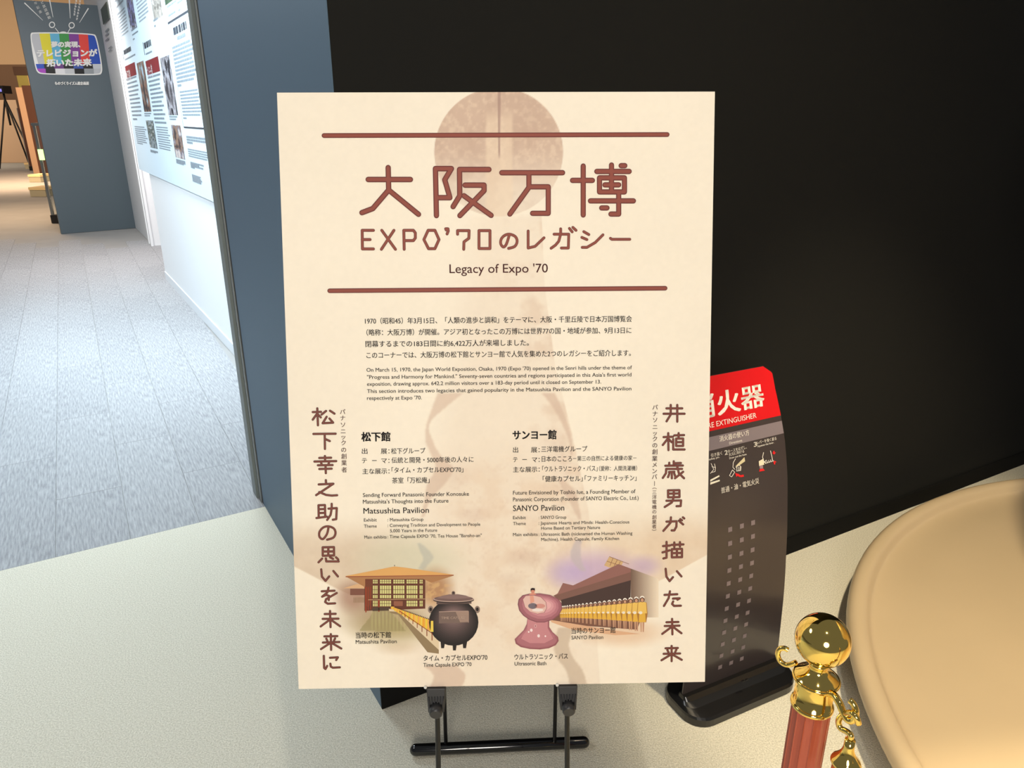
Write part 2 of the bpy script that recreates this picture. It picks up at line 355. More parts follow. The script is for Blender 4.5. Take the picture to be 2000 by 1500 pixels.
photo(294, -8, 318, 30, [(120, 116, 110), (180, 176, 168), (140, 136, 130), (205, 200, 195)])
photo(320, -12, 338, 0, [(40, 60, 45), (70, 90, 70)], 3, 4)
photo(267, 124, 296, 218, [(175, 200, 220), (120, 130, 130), (150, 110, 90), (60, 60, 62)])
photo(313, 114, 348, 225, [(60, 58, 62), (120, 116, 120), (180, 180, 188), (45, 45, 50)])
photo(285, 235, 308, 291, [(70, 80, 85), (160, 170, 175), (60, 70, 60), (200, 200, 200)])
photo(334, 244, 362, 312, [(70, 62, 64), (150, 120, 100), (110, 110, 125), (200, 190, 185)])
# small framed picture and print on the far piece of wall
V0 = VA + vn * 0.012
def vpl(px, py):
    p = on_plane(px, py, V0, vn) - V0; return V0 + vd * (p @ vd) + ZUP * p[2]
o = MB(); a_ = vpl(201, 36); b_ = vpl(216, 44); ww = (b_ - a_) @ vd
o.box(a_ - ZUP * 0.07, vd * ww, vn * 0.01, ZUP * 0.17); ob = o.build('wall_picture', mat('dark_green_print', (52, 66, 54), 0.4)); tag(ob, 'small dark green picture on the narrow white wall past the television sign', 'picture')
o = MB()
for y in (64, 72, 82): 
    a_ = vpl(206, y); o.box(a_ , vd * 0.45, vn * 0.001, ZUP * 0.02)
for y in (96, 102):
    a_ = vpl(212, y); o.box(a_ , vd * 0.42, vn * 0.001, ZUP * 0.012)
ob = o.build('wall_caption', mat('grey_lettering', (150, 160, 168), 0.5)); tag(ob, 'faint grey caption lines printed on the narrow white wall under the green picture', 'wall lettering')

# far wall, beige above and brown below
far = at(10, 284); fd = np.array([0.55, 0.835, 0]); 
m_beige = mat('beige_far_wall', (200, 168, 132), 0.7); m_brown = mat('brown_far_wall', (112, 84, 62), 0.7, mottle=(0.6, 0.1))
FY = 30.0
pf = on_plane(10, 126, np.array([0, FY, 0]), np.array([0, 1.0, 0])); zb = pf[2]
w = MB(); w.abox(-36, FY, zb, -6, FY + 0.2, 6.5); struct('wall_far', w, m_beige)
w = MB(); w.abox(-36, FY + 0.004, -0.02, -6, FY + 0.2, zb); struct('wall_far.001', w, m_brown)

# ================================================================== TV SIGN PANEL
TA, TB = at(120, 457), at(268, 445); td = TB - TA; tlen = np.linalg.norm(td); td /= tlen; tn = np.array([-td[1], td[0], 0]); tn = tn if tn @ (C0 - TA) > 0 else -tn
sign = empty('television_sign', TA + td * tlen / 2, 'tall dark slate sign panel printed with a television showing colour bars', 'sign')
s = MB(); s.box(TA - tn * 0.06, td * tlen, tn * 0.06, ZUP * 2.9); s.build('sign_board', mat('dark_slate_panel', (82, 96, 104), 0.5, bump=(60, 0.05, 0.002)), sign)
def tvp(px, py, k=0):
    p = on_plane(px, py, TA, tn); return p + tn * (0.002 + 0.003 * k)
def clip_poly(P, Q):
    out = P
    for i in range(len(Q)):
        a, b2 = Q[i], Q[(i + 1) % len(Q)]; inp = out; out = []
        if not inp: break
        ins = lambda p: (b2[0] - a[0]) * (p[1] - a[1]) - (b2[1] - a[1]) * (p[0] - a[0]) >= 0
        for j in range(len(inp)):
            p, q = inp[j - 1], inp[j]
            if ins(p) != ins(q):
                d1 = (b2[0] - a[0]) * (p[1] - a[1]) - (b2[1] - a[1]) * (p[0] - a[0]); d2 = (b2[0] - a[0]) * (q[1] - a[1]) - (b2[1] - a[1]) * (q[0] - a[0]); t_ = d1 / (d1 - d2)
                out.append((p[0] + (q[0] - p[0]) * t_, p[1] + (q[1] - p[1]) * t_))
            if ins(q): out.append(q)
    return out
def z1(x, y): return (x / 4, y / 4)
tvo = [z1(*p) for p in ((262, 262), (490, 262), (725, 272), (745, 290), (770, 400), (790, 520), (786, 565), (765, 578), (540, 577), (330, 572), (300, 560), (285, 530), (262, 420), (245, 290), (250, 268))]
for _ in range(2):
    q_ = []
    for i in range(len(tvo)):
        a_, b_ = tvo[i - 1], tvo[i]; q_ += [(a_[0] * .75 + b_[0] * .25, a_[1] * .75 + b_[1] * .25), (a_[0] * .25 + b_[0] * .75, a_[1] * .25 + b_[1] * .75)]
    tvo = q_
cx_ = sum(p[0] for p in tvo) / len(tvo); cy_ = sum(p[1] for p in tvo) / len(tvo)
big = [(cx_ + (x - cx_) * 1.035, cy_ + (y - cy_) * 1.06) for x, y in tvo]
tv = MB(); W_ = srgb(240, 240, 236)
tv.poly([tvp(x, y, 0) for x, y in big], W_)
bars = [(190, 192, 196), (228, 216, 40), (96, 180, 214), (60, 150, 70), (130, 60, 150), (228, 70, 60), (40, 80, 180)]
xt = [230, 305, 388, 460, 535, 612, 685, 800]; xb = [300, 350, 420, 485, 560, 635, 705, 810]
for i, c_ in enumerate(bars):
    P = clip_poly([z1(xt[i], 255), z1(xt[i + 1], 255), z1(xb[i + 1], 500), z1(xb[i], 500)], tvo); tv.poly([tvp(x, y, 1) for x, y in P], srgb(*c_))
low1 = [(40, 80, 190), (30, 30, 32), (110, 60, 130), (30, 30, 32), (60, 90, 170), (40, 40, 40), (200, 205, 210)]
for i, c_ in enumerate(low1):
    a = 265 + i * 76; P = clip_poly([z1(a, 500), z1(a + 78, 500), z1(a + 84, 536), z1(a + 6, 536)], tvo)
    if len(P) > 2: tv.poly([tvp(x, y, 1) for x, y in P], srgb(*c_))
low2 = [(170, 70, 190), (20, 20, 22), (228, 228, 230), (200, 203, 206), (20, 20, 22), (150, 156, 160), (190, 194, 198)]
for i, c_ in enumerate(low2):
    a = 280 + i * 75; P = clip_poly([z1(a, 536), z1(a + 76, 536), z1(a + 80, 580), z1(a + 4, 580)], tvo)
    if len(P) > 2: tv.poly([tvp(x, y, 1) for x, y in P], srgb(*c_))
tv.build('printed_television', m_ink, sign, attr=True)
ant = MB()
def tline(mb, a, b_, w0, w1, col=W_, k=1):
    a = np.array(a, float); b_ = np.array(b_, float); d = b_ - a; d /= np.linalg.norm(d); n_ = np.array([-d[1], d[0]])
    mb.poly([tvp(*(q), k) for q in (a + n_ * w0, a - n_ * w0, b_ - n_ * w1, b_ + n_ * w1)], col)
tline(ant, z1(190, 22), z1(335, 160), 1.1, 0.3); tline(ant, z1(383, -20), z1(414, 135), 1.2, 0.4); tline(ant, z1(540, -20), z1(548, 143), 1.3, 0.4); tline(ant, z1(690, 65), z1(620, 178), 1.3, 0.3)
tline(ant, z1(430, 218), z1(463, 260), 0.6, 0.6); tline(ant, z1(550, 218), z1(526, 260), 0.6, 0.6)
for cx2, cy2 in ((406, 194), (559, 198)):
    for k in range(20):
        a, b2 = 2 * math.pi * k / 20, 2 * math.pi * (k + 1) / 20
        ant.poly([tvp(*z1(cx2 + r * math.cos(t_), cy2 + r * math.sin(t_) * 1.05), 1) for r, t_ in ((24, a), (24, b2), (17, b2), (17, a))], W_)
ant.poly([tvp(*z1(493 + 32 * math.cos(math.pi + math.pi * k / 10), 262 + 16 * math.sin(math.pi + math.pi * k / 10)), 1) for k in range(11)], W_)
ant.build('printed_antenna', m_ink, sign, attr=True)
def ttext(mb, txt, x0, y0, x1, y1, em, bold=0.04, k=2, col=W_):
    """baseline from (x0,y0) to (x1,y1) on the sign, em in the same units"""
    gv, gf, gw = glyphs(txt, 0); a = np.array([x0, y0]); d = np.array([x1 - x0, y1 - y0]); L = np.linalg.norm(d); d = d / L; n_ = np.array([d[1], -d[0]])
    for q_, (dx, dy) in enumerate(((0, 0), (bold, bold), (-bold, bold), (bold, -bold), (-bold, -bold), (bold, 0), (-bold, 0))):
        mb.mesh([tvp(*(a + d * (x / gw * L + dx * em) + n_ * (y + dy) * em), k + 1 + q_ * 0.8) for x, y in gv], gf, col)
for a_ in (('夢の実現、', 100, 91.5, 156, 91.5, 12, 0.05), ('テレビジョンが', 72, 110, 189, 109, 15, 0.05), ('拓いた未来', 91, 128.5, 178, 127.5, 15, 0.05), ('ものづくりイズム館企画展', 107, 165.5, 173, 165.5, 7, 0.04)):
    tx = MB(); ttext(tx, *a_); tx.build('sign_lettering', m_ink, sign, attr=True)
def tvert(mb, txt, x0, y0, x1, y1, em):
    a = np.array([x0, y0], float); d = (np.array([x1, y1]) - a) / (len(txt)); u = d / np.linalg.norm(d); r_ = np.array([-u[1], u[0]]) * -1
    for i, ch in enumerate(txt):
        gv, gf, gw = glyphs(ch, 0.03); c_ = a + d * (i + 0.9)
        mb.mesh([tvp(*(c_ + r_ * ((x - gw / 2) * em) * -1 * -1 - u * (y * em)), 2) for x, y in gv], gf, W_)
for a_ in (('テレビ放送開始', 74, -14, 97, 37, 6.5), ('周年記念', 62, -8, 80, 26, 6)):
    tx = MB(); tvert(tx, *a_); tx.build('sign_lettering', m_ink, sign, attr=True)

mk = MB(); random.seed(11)
for (xa, ya, xb2, yb2, n_) in ((150, -6, 145, 31, 7), (158, -6, 150, 40, 8)):
    for i in range(n_):
        cx3 = xa + (xb2 - xa) * (i + .5) / n_; cy3 = ya + (yb2 - ya) * (i + .5) / n_
        for q_ in range(3): tline(mk, (cx3 - 2.0, cy3 - 1.6 + q_ * 1.5), (cx3 + random.uniform(.8, 2.2), cy3 - 1.9 + q_ * 1.5), 0.34, 0.34, W_, 1)
        tline(mk, (cx3 + random.uniform(-1.5, 1), cy3 - 2.1), (cx3 + random.uniform(-1.5, 1), cy3 + 2.0), 0.34, 0.34, W_, 2)
mk.build('small_print', m_ink, sign, attr=True)
# ================================================================== FAR OBJECTS (left edge)
def far_pt(px, py, Y):
    r = ray(px, py); return C0 + r * (Y / r[1])
# tripod with camera
g0 = at(14, 287); Yd = g0[1]
tp = far_pt(6, 178, 24.0); fz = 24.0
trip = empty('camera_tripod', (tp[0], tp[1], 0), 'slim black tripod holding a small camera in the far hall', 'tripod')
top = np.array([tp[0], tp[1], 1.55])
top[2] = far_pt(6, 183, fz)[2]; mblk = mat('black_metal', (24, 24, 26), 0.4)
for k, (dx, dy) in enumerate(((0.62, -0.1), (-0.5, -0.2), (0.02, 0.5))):
    l = MB(); l.tube([top - ZUP * 0.15, (top[0] + dx, top[1] + dy, 0.01)], 0.025, 8); l.build('leg', mblk, trip)
l = MB(); l.tube([top - ZUP * 0.9, top], 0.03, 8); l.build('centre_column', mblk, trip)
l = MB(); l.abox(top[0] - 0.14, top[1] - 0.2, top[2], top[0] + 0.14, top[1] + 0.2, top[2] + 0.22); cb = l.build('camera_body', mblk, trip)
l = MB(); l.abox(top[0] + 0.0, top[1] - 0.215, top[2] + 0.05, top[0] + 0.09, top[1] - 0.2, top[2] + 0.13); l.build('viewfinder_screen', mat('lit_screen', (120, 120, 200), 0.3, emit=((130, 130, 230), 0.8)), cb)
# pale plinth behind the tripod
a_ = far_pt(14, 195, 27.0); b_ = far_pt(50, 285, 27.0)
p = MB(); p.abox(a_[0] - 3.0, 27, 0, b_[0], 27.8, a_[2]); o = p.build('plinth', mat('pale_plinth', (160, 134, 110), 0.6), bevel=0.01); tag(o, 'long low pale plinth in front of the brown far wall behind the tripod', 'plinth')
# hanging notice
a_ = far_pt(24, 130, 22.0); b_ = far_pt(70, 147, 22.0)
p = empty('shelf_notice', ((a_[0] + b_[0]) / 2, 22, 0), 'tall olive and cream notice stand with a dark top band in the far hall', 'notice stand')
q = MB(); q.abox(a_[0], 22, b_[2], b_[0], 22.1, a_[2]); q.build('header_band', mat('dark_brown_band', (60, 44, 34), 0.5), p)
q = MB(); q.abox(a_[0] + 0.05, 22.02, 0, a_[0] + 0.35, 22.08, b_[2]); q.build('olive_strip', mat('olive_board', (124, 120, 62), 0.6), p)
q = MB(); q.abox(a_[0] + 0.35, 22.02, 0, b_[0], 22.08, b_[2]); q.build('cream_board', mat('cream_board', (172, 142, 100), 0.6), p)
q = MB(); c_ = far_pt(44, 167, 21.9); d_ = far_pt(72, 167, 21.9); q.abox(c_[0], 21.85, 0, d_[0], 21.97, c_[2]); q.build('lower_board', mat('dark_brown_board', (78, 50, 38), 0.5), p)
q = MB(); q.abox(c_[0] - 0.17, 21.84, 0, c_[0], 21.97, c_[2] - 0.05); q.build('edge_post', mat('pale_wood_edge', (180, 150, 124), 0.5), p)
# row of dark display boards on feet
def board(px0, px1, pyb, Y, ztop, label, col, edge=True):
    a_ = at(px0, pyb); b_ = at(px1, pyb)
    s_ = (at(px0, pyb)[1])
    root = empty('display_board', ((a_[0] + b_[0]) / 2, a_[1], 0), label, 'display board', 'dark display boards beside the television sign')
    q = MB(); q.abox(a_[0], a_[1], 0.12, b_[0], a_[1] + 0.06, ztop); q.build('board', mat('brown_board_%d' % col[0], col, 0.5), root)
    q = MB(); q.abox(a_[0] - 0.02, a_[1] - 0.01, 0.0, a_[0] + 0.0, a_[1] + 0.07, ztop); q.build('frame_post', m_al, root)
    q = MB(); q.abox(a_[0] - 0.02, a_[1] - 0.02, 0.0, b_[0], a_[1] + 0.08, 0.12); q.build('foot_rail', mblk, root)
board(47, 75, 308, 0, 1.45, 'dark display board farthest down the hall in the row beside the television sign', (40, 34, 32))
board(60, 92, 333, 0, 1.75, 'brown display board in the middle of the row beside the television sign', (80, 52, 42))
# glass case with a green light
ca = at(103, 436)
case = empty('glass_showcase', ca, 'tall narrow glass showcase with aluminium frame and green lamp beside the television sign', 'showcase')
cx, cy = ca[0], ca[1]; zt = far_pt(66, 240, cy)[2]
for dx, dy in ((0, 0), (0.55, 0.12), (0, 0.5), (0.55, 0.6)):
    q = MB(); q.abox(cx + dx, cy + dy, 0, cx + dx + 0.035, cy + dy + 0.035, zt); q.build('frame_post', m_al, case)
q = MB(); q.abox(cx - 0.01, cy - 0.01, 0.0, cx + 0.6, cy + 0.65, 0.12); q.build('base', mblk, case)
q = MB(); q.abox(cx - 0.01, cy - 0.01, zt - 0.04, cx + 0.6, cy + 0.65, zt); q.build('top', m_al, case)
mg = bpy.data.materials.new('clear_glass'); mg.use_nodes = True; gb = mg.node_tree.nodes['Principled BSDF']; gb.inputs['Transmission Weight'].default_value = 1; gb.inputs['Roughness'].default_value = 0.02; gb.inputs['Base Color'].default_value = (0.85, 0.92, 0.95, 1)
q = MB(); q.abox(cx + 0.04, cy + 0.005, 0.12, cx + 0.56, cy + 0.013, zt - 0.04); q.build('glass_pane', mg, case)
q = MB(); ez = far_pt(83, 300, cy)[2]; q.abox(cx + 0.02, cy - 0.03, ez - 0.09, cx + 0.09, cy - 0.012, ez + 0.06); q.build('green_lamp', mat('green_lamp', (190, 255, 150), 0.4, emit=((190, 255, 150), 2.0)), case)
# low cream stools standing on the far floor
for i, (x0, x1, yb, yt, lb) in enumerate(((50, 61, 330, 318, 'cream block stool farthest away, beside the dark display boards'), (58, 80, 356, 345, 'cream block stool in the middle of three beside the display boards'), (60, 90, 384, 357, 'grey cream block stool nearest, by the foot of the glass showcase'))):
    a_ = at(x0, yb); b_ = at(x1, yb); d = 0.45; hh = max(0.18, (yb - yt) / F * a_[1] * 0.55)
    root = empty('block_stool', ((a_[0] + b_[0]) / 2, a_[1], 0), lb, 'stool', 'cream block stools on the far floor')
    q = MB(); q.abox(a_[0], a_[1], 0.0, b_[0], a_[1] + d, hh - 0.05); q.build('base', mat('stool_base', (176, 172, 148), 0.6), root)
    q = MB(); q.abox(a_[0] - 0.01, a_[1] - 0.01, hh - 0.05, b_[0] + 0.01, a_[1] + d + 0.01, hh); q.build('seat', mat('stool_seat', (238, 214, 160), 0.5), root)

# ================================================================== POSTER ON EASEL
PT = np.array([-0.3873977, 1.31862861, 1.56543748]); E1 = np.array([0.99978907, 0.02053443, 0.00040383]); E2 = np.array([0.00555725, -0.25154072, -0.96783076]); EN = np.array([-0.01977227, 0.96762886, -0.25160177])
PW, PH = 0.728, 1.03
def pp(u, v, k=0.0): return PT + E1 * u + E2 * v - EN * (0.0004 + 0.00002 * k)
def puv(px, py):
    p = on_plane(px, py, PT, EN) - PT; return p @ E1, p @ E2
poster = empty('poster_board', pp(PW / 2, PH), 'large cream printed exhibition poster with brown Japanese title, standing on a black easel', 'poster')
q = MB(); q.box(PT + EN * 0.007, E1 * PW, E2 * PH, -EN * 0.007); q.build('foam_board', mat('white_foam_board', (245, 240, 228), 0.6), poster)
# printed background: fine grid of ink colours
nx, ny = 440, 620
U, V = np.meshgrid(np.linspace(0, PW, nx + 1), np.linspace(0, PH, ny + 1))
P3 = PT[None, None] + U[..., None] * E1 + V[..., None] * E2
cc = (P3 - C0) @ B; GX = cc[..., 0] / cc[..., 2] * F + 1000; GY = cc[..., 1] / cc[..., 2] * F + 750
img = np.zeros(GX.shape + (3,)); img[:] = (250, 240, 222)
def vnoise(cell, octv=3):
    out = np.zeros(GX.shape); amp = 1; tot = 0
    for o_ in range(octv):
        cs = cell / 2 ** o_; gx = GX / cs; gy = GY / cs; g = rng.random((int(gy.max()) + 3, int(gx.max()) + 3))
        i = gx.astype(int); j = gy.astype(int); fx = gx - i; fy = gy - j; fx = fx * fx * (3 - 2 * fx); fy = fy * fy * (3 - 2 * fy)
        out += amp * (g[j, i] * (1 - fx) * (1 - fy) + g[j, i + 1] * fx * (1 - fy) + g[j + 1, i] * (1 - fx) * fy + g[j + 1, i + 1] * fx * fy); tot += amp; amp *= 0.55
    return out / tot
def sm(x, a, b2): t_ = np.clip((x - a) / (b2 - a), 0, 1); return t_ * t_ * (3 - 2 * t_)
def blend(mask, col):
    global img
    mask = np.clip(mask, 0, 1)[..., None]; img = img * (1 - mask) + np.array(col, float) * mask
def inpoly(P):
    r_ = np.zeros(GX.shape, bool); n = len(P)
    for i in range(n):
        (x1, y1), (x2, y2) = P[i - 1], P[i]
        c_ = ((y1 > GY) != (y2 > GY)); xi = (x2 - x1) * (GY - y1) / ((y2 - y1) or 1e-9) + x1; r_ ^= c_ & (GX < xi)
    return r_.astype(float)
def blob(cx, cy, rx, ry, a=0.5): d = np.sqrt(((GX - cx) / rx) ** 2 + ((GY - cy) / ry) ** 2); return 1 - sm(d, a, 1.0)
N1, N2, N3 = vnoise(40, 4), vnoise(9, 3), vnoise(160, 3)
# plain stone column ghosted behind the text, with a rounded darker cap
cl = np.interp(GY, [300, 430, 560, 720, 850, 1000, 1340], [905, 905, 893, 875, 845, 800, 760]); crr = np.interp(GY, [300, 430, 560, 720, 850, 1000, 1340], [1058, 1058, 1064, 1085, 1118, 1150, 1172])
colm = sm(GX, cl - 30, cl + 60) * (1 - sm(GX, crr - 1.5, crr + 1.5)) * sm(GY, 415, 430)
blend(colm * (0.16 + 0.35 * sm(N1, 0.4, 0.75) * sm(GX, crr - 130, crr)), (214, 184, 160))
disc = 1 - sm(np.hypot(GX - 974, (GY - 297) * 1.0), 124.5, 126.5)
shade = 1 - sm(GY, 270, 400)
blend(disc * (0.25 + 0.6 * shade), (206, 176, 156)); blend(disc * 0.35 * sm(N2, 0.45, 0.75) * shade, (245, 226, 200)); blend(disc * 0.25 * (1 - sm(N1, .3, .55)), (190, 160, 142))
blend((1 - sm(np.abs(GX - 975), 22, 30)) * disc * sm(GY, 205, 240) * 0.6, (240, 218, 192)); blend((1 - sm(np.abs(GX - 975), 1.8, 2.8)) * disc * (1 - sm(GY, 295, 315)) * 0.8, (176, 146, 134))
for ex in (921, 1027):   # plain ring fittings on the cap
    pass
# plain mottled stone patches lower down
lowm = sm(GY, 840, 960) * (1 - sm(GY, 1220, 1330)) * sm(GX, 820, 930) * (1 - sm(GX, 1060, 1170))
blend(lowm * (0.18 + 0.32 * sm(N1, 0.4, 0.75)), (230, 204, 178)); blend(lowm * 0.2 * sm(N2, 0.5, 0.85), (208, 180, 156))
for cxx, cyy, rx, ry, al in ((925, 1005, 50, 22, .30), (1025, 1090, 55, 26, .38), (1000, 1130, 40, 18, .28), (885, 930, 60, 40, .2), (1090, 880, 30, 90, .2)): blend(blob(cxx, cyy, rx, ry, 0.1) * al * 0.7 * (0.5 + 0.9 * N2), (196, 162, 144))
# wide soft band running out to both sides
lb = np.interp(GX, [575, 665, 740], [1106, 1153, 1185]); leftb = (1 - sm(GY, lb - 1, lb + 1.5)) * sm(GY, 1000, 1080) * (1 - sm(GX, 690, 860)); blend(leftb * (0.45 + 0.4 * N1), (212, 188, 162))
rb = np.interp(GX, [1250, 1300, 1383], [1152, 1128, 1082]); rightb = (1 - sm(GY, rb - 1, rb + 1.5)) * sm(GY, 975, 1075) * sm(GX, 1090, 1230); blend(rightb * (0.35 + 0.45 * N1), (222, 192, 160))
# green grey mist over the left picture, violet over the right one
blend(blob(800, 1095, 150, 75, 0.2) * 0.6, (208, 206, 178)); blend(blob(1165, 1115, 120, 60, 0.15) * 0.75, (196, 168, 204)); blend(blob(1110, 1120, 60, 40, 0.1) * 0.5, (186, 164, 216)); blend(blob(1260, 1105, 45, 30, 0.1) * 0.5, (186, 160, 206))
# wavy translucent ribbons
def ribbon(pts, wds, col, al):
    L_ = [(x - w_ / 2, y) for (x, y), w_ in zip(pts, wds)] + [(x + w_ / 2, y) for (x, y), w_ in reversed(list(zip(pts, wds)))]
    m_ = inpoly(L_)
    for _ in range(2):
        q_ = np.pad(m_, 1, 'edge'); m_ = (q_[1:-1, 1:-1] * 2 + q_[:-2, 1:-1] + q_[2:, 1:-1] + q_[1:-1, :-2] + q_[1:-1, 2:]) / 6
    blend(m_ * al, col)
def smooth_pts(P, n=8):
    out = []
    for i in range(len(P) - 1):
        p0 = P[max(i - 1, 0)]; p1 = P[i]; p2 = P[i + 1]; p3 = P[min(i + 2, len(P) - 1)]
        for k in range(n):
            t_ = k / n; out.append(tuple(0.5 * (2 * p1[j] + (p2[j] - p0[j]) * t_ + (2 * p0[j] - 5 * p1[j] + 4 * p2[j] - p3[j]) * t_ ** 2 + (3 * p1[j] - p0[j] - 3 * p2[j] + p3[j]) * t_ ** 3) for j in range(len(p1))))
    return out + [P[-1]]
def rib(P, col, al):
    Q = smooth_pts(P); ribbon([(a, b2) for a, b2, c_ in Q], [c_ for a, b2, c_ in Q], col, al)
RC = (216, 190, 170)
rib([(880, 768, 50), (858, 795, 26), (836, 828, 5), (838, 860, 14), (852, 890, 18), (868, 915, 34), (852, 945, 34), (835, 975, 12), (826, 1010, 6)], RC, 0.65)
rib([(818, 1060, 6), (832, 1080, 20), (836, 1092, 18), (822, 1112, 12)], (186, 186, 176), 0.6)
rib([(860, 1300, 66), (878, 1320, 62), (868, 1345, 62), (862, 1350, 60)], RC, 0.75)
rib([(1070, 768, 26), (1085, 790, 18), (1102, 825, 12), (1114, 860, 7), (1116, 890, 2)], RC, 0.75)
rib([(1094, 935, 10), (1112, 960, 22), (1124, 990, 14), (1133, 1015, 5)], RC, 0.7)
rib([(1130, 1055, 12), (1124, 1080, 20), (1128, 1098, 18), (1140, 1115, 10)], (196, 184, 188), 0.7)
rib([(1106, 1225, 30), (1096, 1258, 30), (1104, 1285, 32), (1122, 1310, 32), (1130, 1340, 34), (1130, 1350, 34)], (206, 186, 164), 0.8)
TPp = lambda x, y: (640 + x * .14667, 1080 + y * .14667)
# pond, water and evening light of the left picture
pond = inpoly([(648, 1165), (760, 1180), (850, 1180), (880, 1225), (900, 1270), (780, 1240), (700, 1235), (655, 1210)])
blend(blob(755, 1205, 120, 55, 0.25) * 0.8, (170, 146, 112)); blend(blob(690, 1165, 50, 45, 0.2) * 0.7, (160, 118, 98))
blend(blob(775, 1230, 120, 42, 0.1) * 0.55, (172, 156, 104)); blend(blob(850, 1150, 50, 55, 0.2) * 0.75, (170, 116, 72)); blend(blob(850, 1150, 45, 45, 0.2) * 0.5 * sm(N2, 0.5, 0.7), (230, 190, 130))
blend(inpoly([TPp(*q) for q in ((600, 775), (830, 770), (940, 900), (1040, 1040), (540, 1040), (420, 1030), (560, 860))]) * 0.55, (150, 138, 92))
for k in range(14):
    blend((1 - sm(np.abs(GX - (727 + k * 7)), 0.8, 2.4)) * sm(GY, 1188, 1198) * (1 - sm(GY, 1215, 1245)) * 0.35, (205, 200, 140))
blend(blob(775, 1265, 60, 20, 0.1) * 0.3, (190, 160, 120))
blend(blob(1215, 1235, 110, 38, 0.25) * 0.6, (226, 186, 150))
img += (N3[..., None] - 0.5) * 5 + (N2[..., None] - 0.5) * 4
lin = srgb_np(np.clip(img, 0, 255))
me = bpy.data.meshes.new('printed_sheet')
vv = np.stack([U, V, U * 0], -1)
W3 = PT + U[..., None] * E1 + V[..., None] * E2 - EN * 0.0003
W3 = W3 - np.array(poster.location)
idx = np.arange((nx + 1) * (ny + 1)).reshape(ny + 1, nx + 1)
quads = np.stack([idx[1:, :-1], idx[1:, 1:], idx[:-1, 1:], idx[:-1, :-1]], -1).reshape(-1, 4)
me.vertices.add(W3.shape[0] * W3.shape[1]); me.vertices.foreach_set('co', W3.reshape(-1).astype(np.float32))
me.loops.add(quads.size); me.loops.foreach_set('vertex_index', quads.ravel().astype(np.int32))
me.polygons.add(len(quads)); me.polygons.foreach_set('loop_start', (np.arange(len(quads)) * 4).astype(np.int32)); me.polygons.foreach_set('loop_total', np.full(len(quads), 4, np.int32))
me.update(calc_edges=True)
ca_ = me.color_attributes.new('ink', 'FLOAT_COLOR', 'POINT'); buf = np.ones((lin.shape[0] * lin.shape[1], 4), np.float32); buf[:, :3] = lin.reshape(-1, 3); ca_.data.foreach_set('color', buf.ravel())
me.materials.append(attr_mat('poster_ink', 0.55, 0.25))
o = bpy.data.objects.new('printed_sheet', me); COL.objects.link(o); o.parent = poster
m_pink = attr_mat('poster_ink')

# ---- stroke lettering (rounded brush strokes, two inks)
def strokes(mb, T, paths, wpx, cols, k0=20):
    for li, (wd_, col) in enumerate(((wpx, cols[0]), (wpx * 0.62, cols[1]))):
        for si, path in enumerate(paths):
            closed = path[0] == 'c'
            P = path[1:] if closed else path
            pts = [puv(*T(*p)) for p in P]
            if closed: pts = pts + [pts[0]]
            hw = wd_ / 2 / 1130; k = k0 + li * 6 + (si % 3) * 1.0
            for (a, b2) in zip(pts[:-1], pts[1:]):
                a_, b_ = np.array(a), np.array(b2); d = b_ - a_; L = np.linalg.norm(d)
                if L < 1e-7: continue
                d /= L; n_ = np.array([-d[1], d[0]]) * hw
                ring = [a_ + n_]
                th0 = math.atan2(n_[1], n_[0])
                ring = [a_ + hw * np.array([math.cos(th0 + math.pi * t_ / 6), math.sin(th0 + math.pi * t_ / 6)]) for t_ in range(7)]
                ring += [b_ + hw * np.array([math.cos(th0 + math.pi + math.pi * t_ / 6), math.sin(th0 + math.pi + math.pi * t_ / 6)]) for t_ in range(7)]
                mb.poly([pp(q[0], q[1], k) for q in reversed(ring)], srgb(*col)); k += 0.12
TZ2 = lambda x, y: (520 + x / 4, 160 + y / 4); TZ3 = lambda x, y: (920 + x / 4, 160 + y / 4)
TZ6 = lambda x, y: (560 + x * .22, 770 + y * .22); TZB = lambda x, y: (560 + x * .22, 1060 + y * .22)
TZ7 = lambda x, y: (960 + x * .22, 770 + y * .22); TZC = lambda x, y: (960 + x * .22, 1060 + y * .22)
BR = ((112, 56, 52), (146, 78, 66)); BR2 = ((74, 42, 38), (128, 74, 64))
ti = MB()
strokes(ti, TZ2, [[(953, 670), (957, 845), (833, 990), (748, 1022)], [(957, 845), (1190, 1035)], [(797, 763), (1127, 763)],
    [(1330, 1045), (1322, 678), (1447, 678), (1395, 765), (1435, 905), (1332, 905)], [(1740, 685), (1510, 685), (1512, 890), (1460, 975)], [(1553, 807), (1702, 807), (1702, 850), (1513, 1045)], [(1545, 890), (1757, 1043)]], 10.2, BR)
strokes(ti, TZ3, [[(240, 710), (715, 710)], [(452, 712), (452, 825), (303, 1033)], [(455, 820), (603, 820), (603, 1027), (480, 1027)],
    [(876, 658), (876, 1040)], [(792, 770), (948, 770)], [(982, 700), (1235, 700)], [(1097, 650), (1097, 860)], ['c', (1003, 750), (1198, 750), (1198, 860), (1003, 860)], [(1045, 805), (1153, 805)], [(1172, 655), (1201, 655)], [(932, 930), (1268, 930)], [(1153, 862), (1153, 1033), (1092, 1033)], [(1020, 985), (1062, 985)]], 10.0, BR)
ti.build('title_lettering', m_pink, poster, attr=True)
ti = MB()
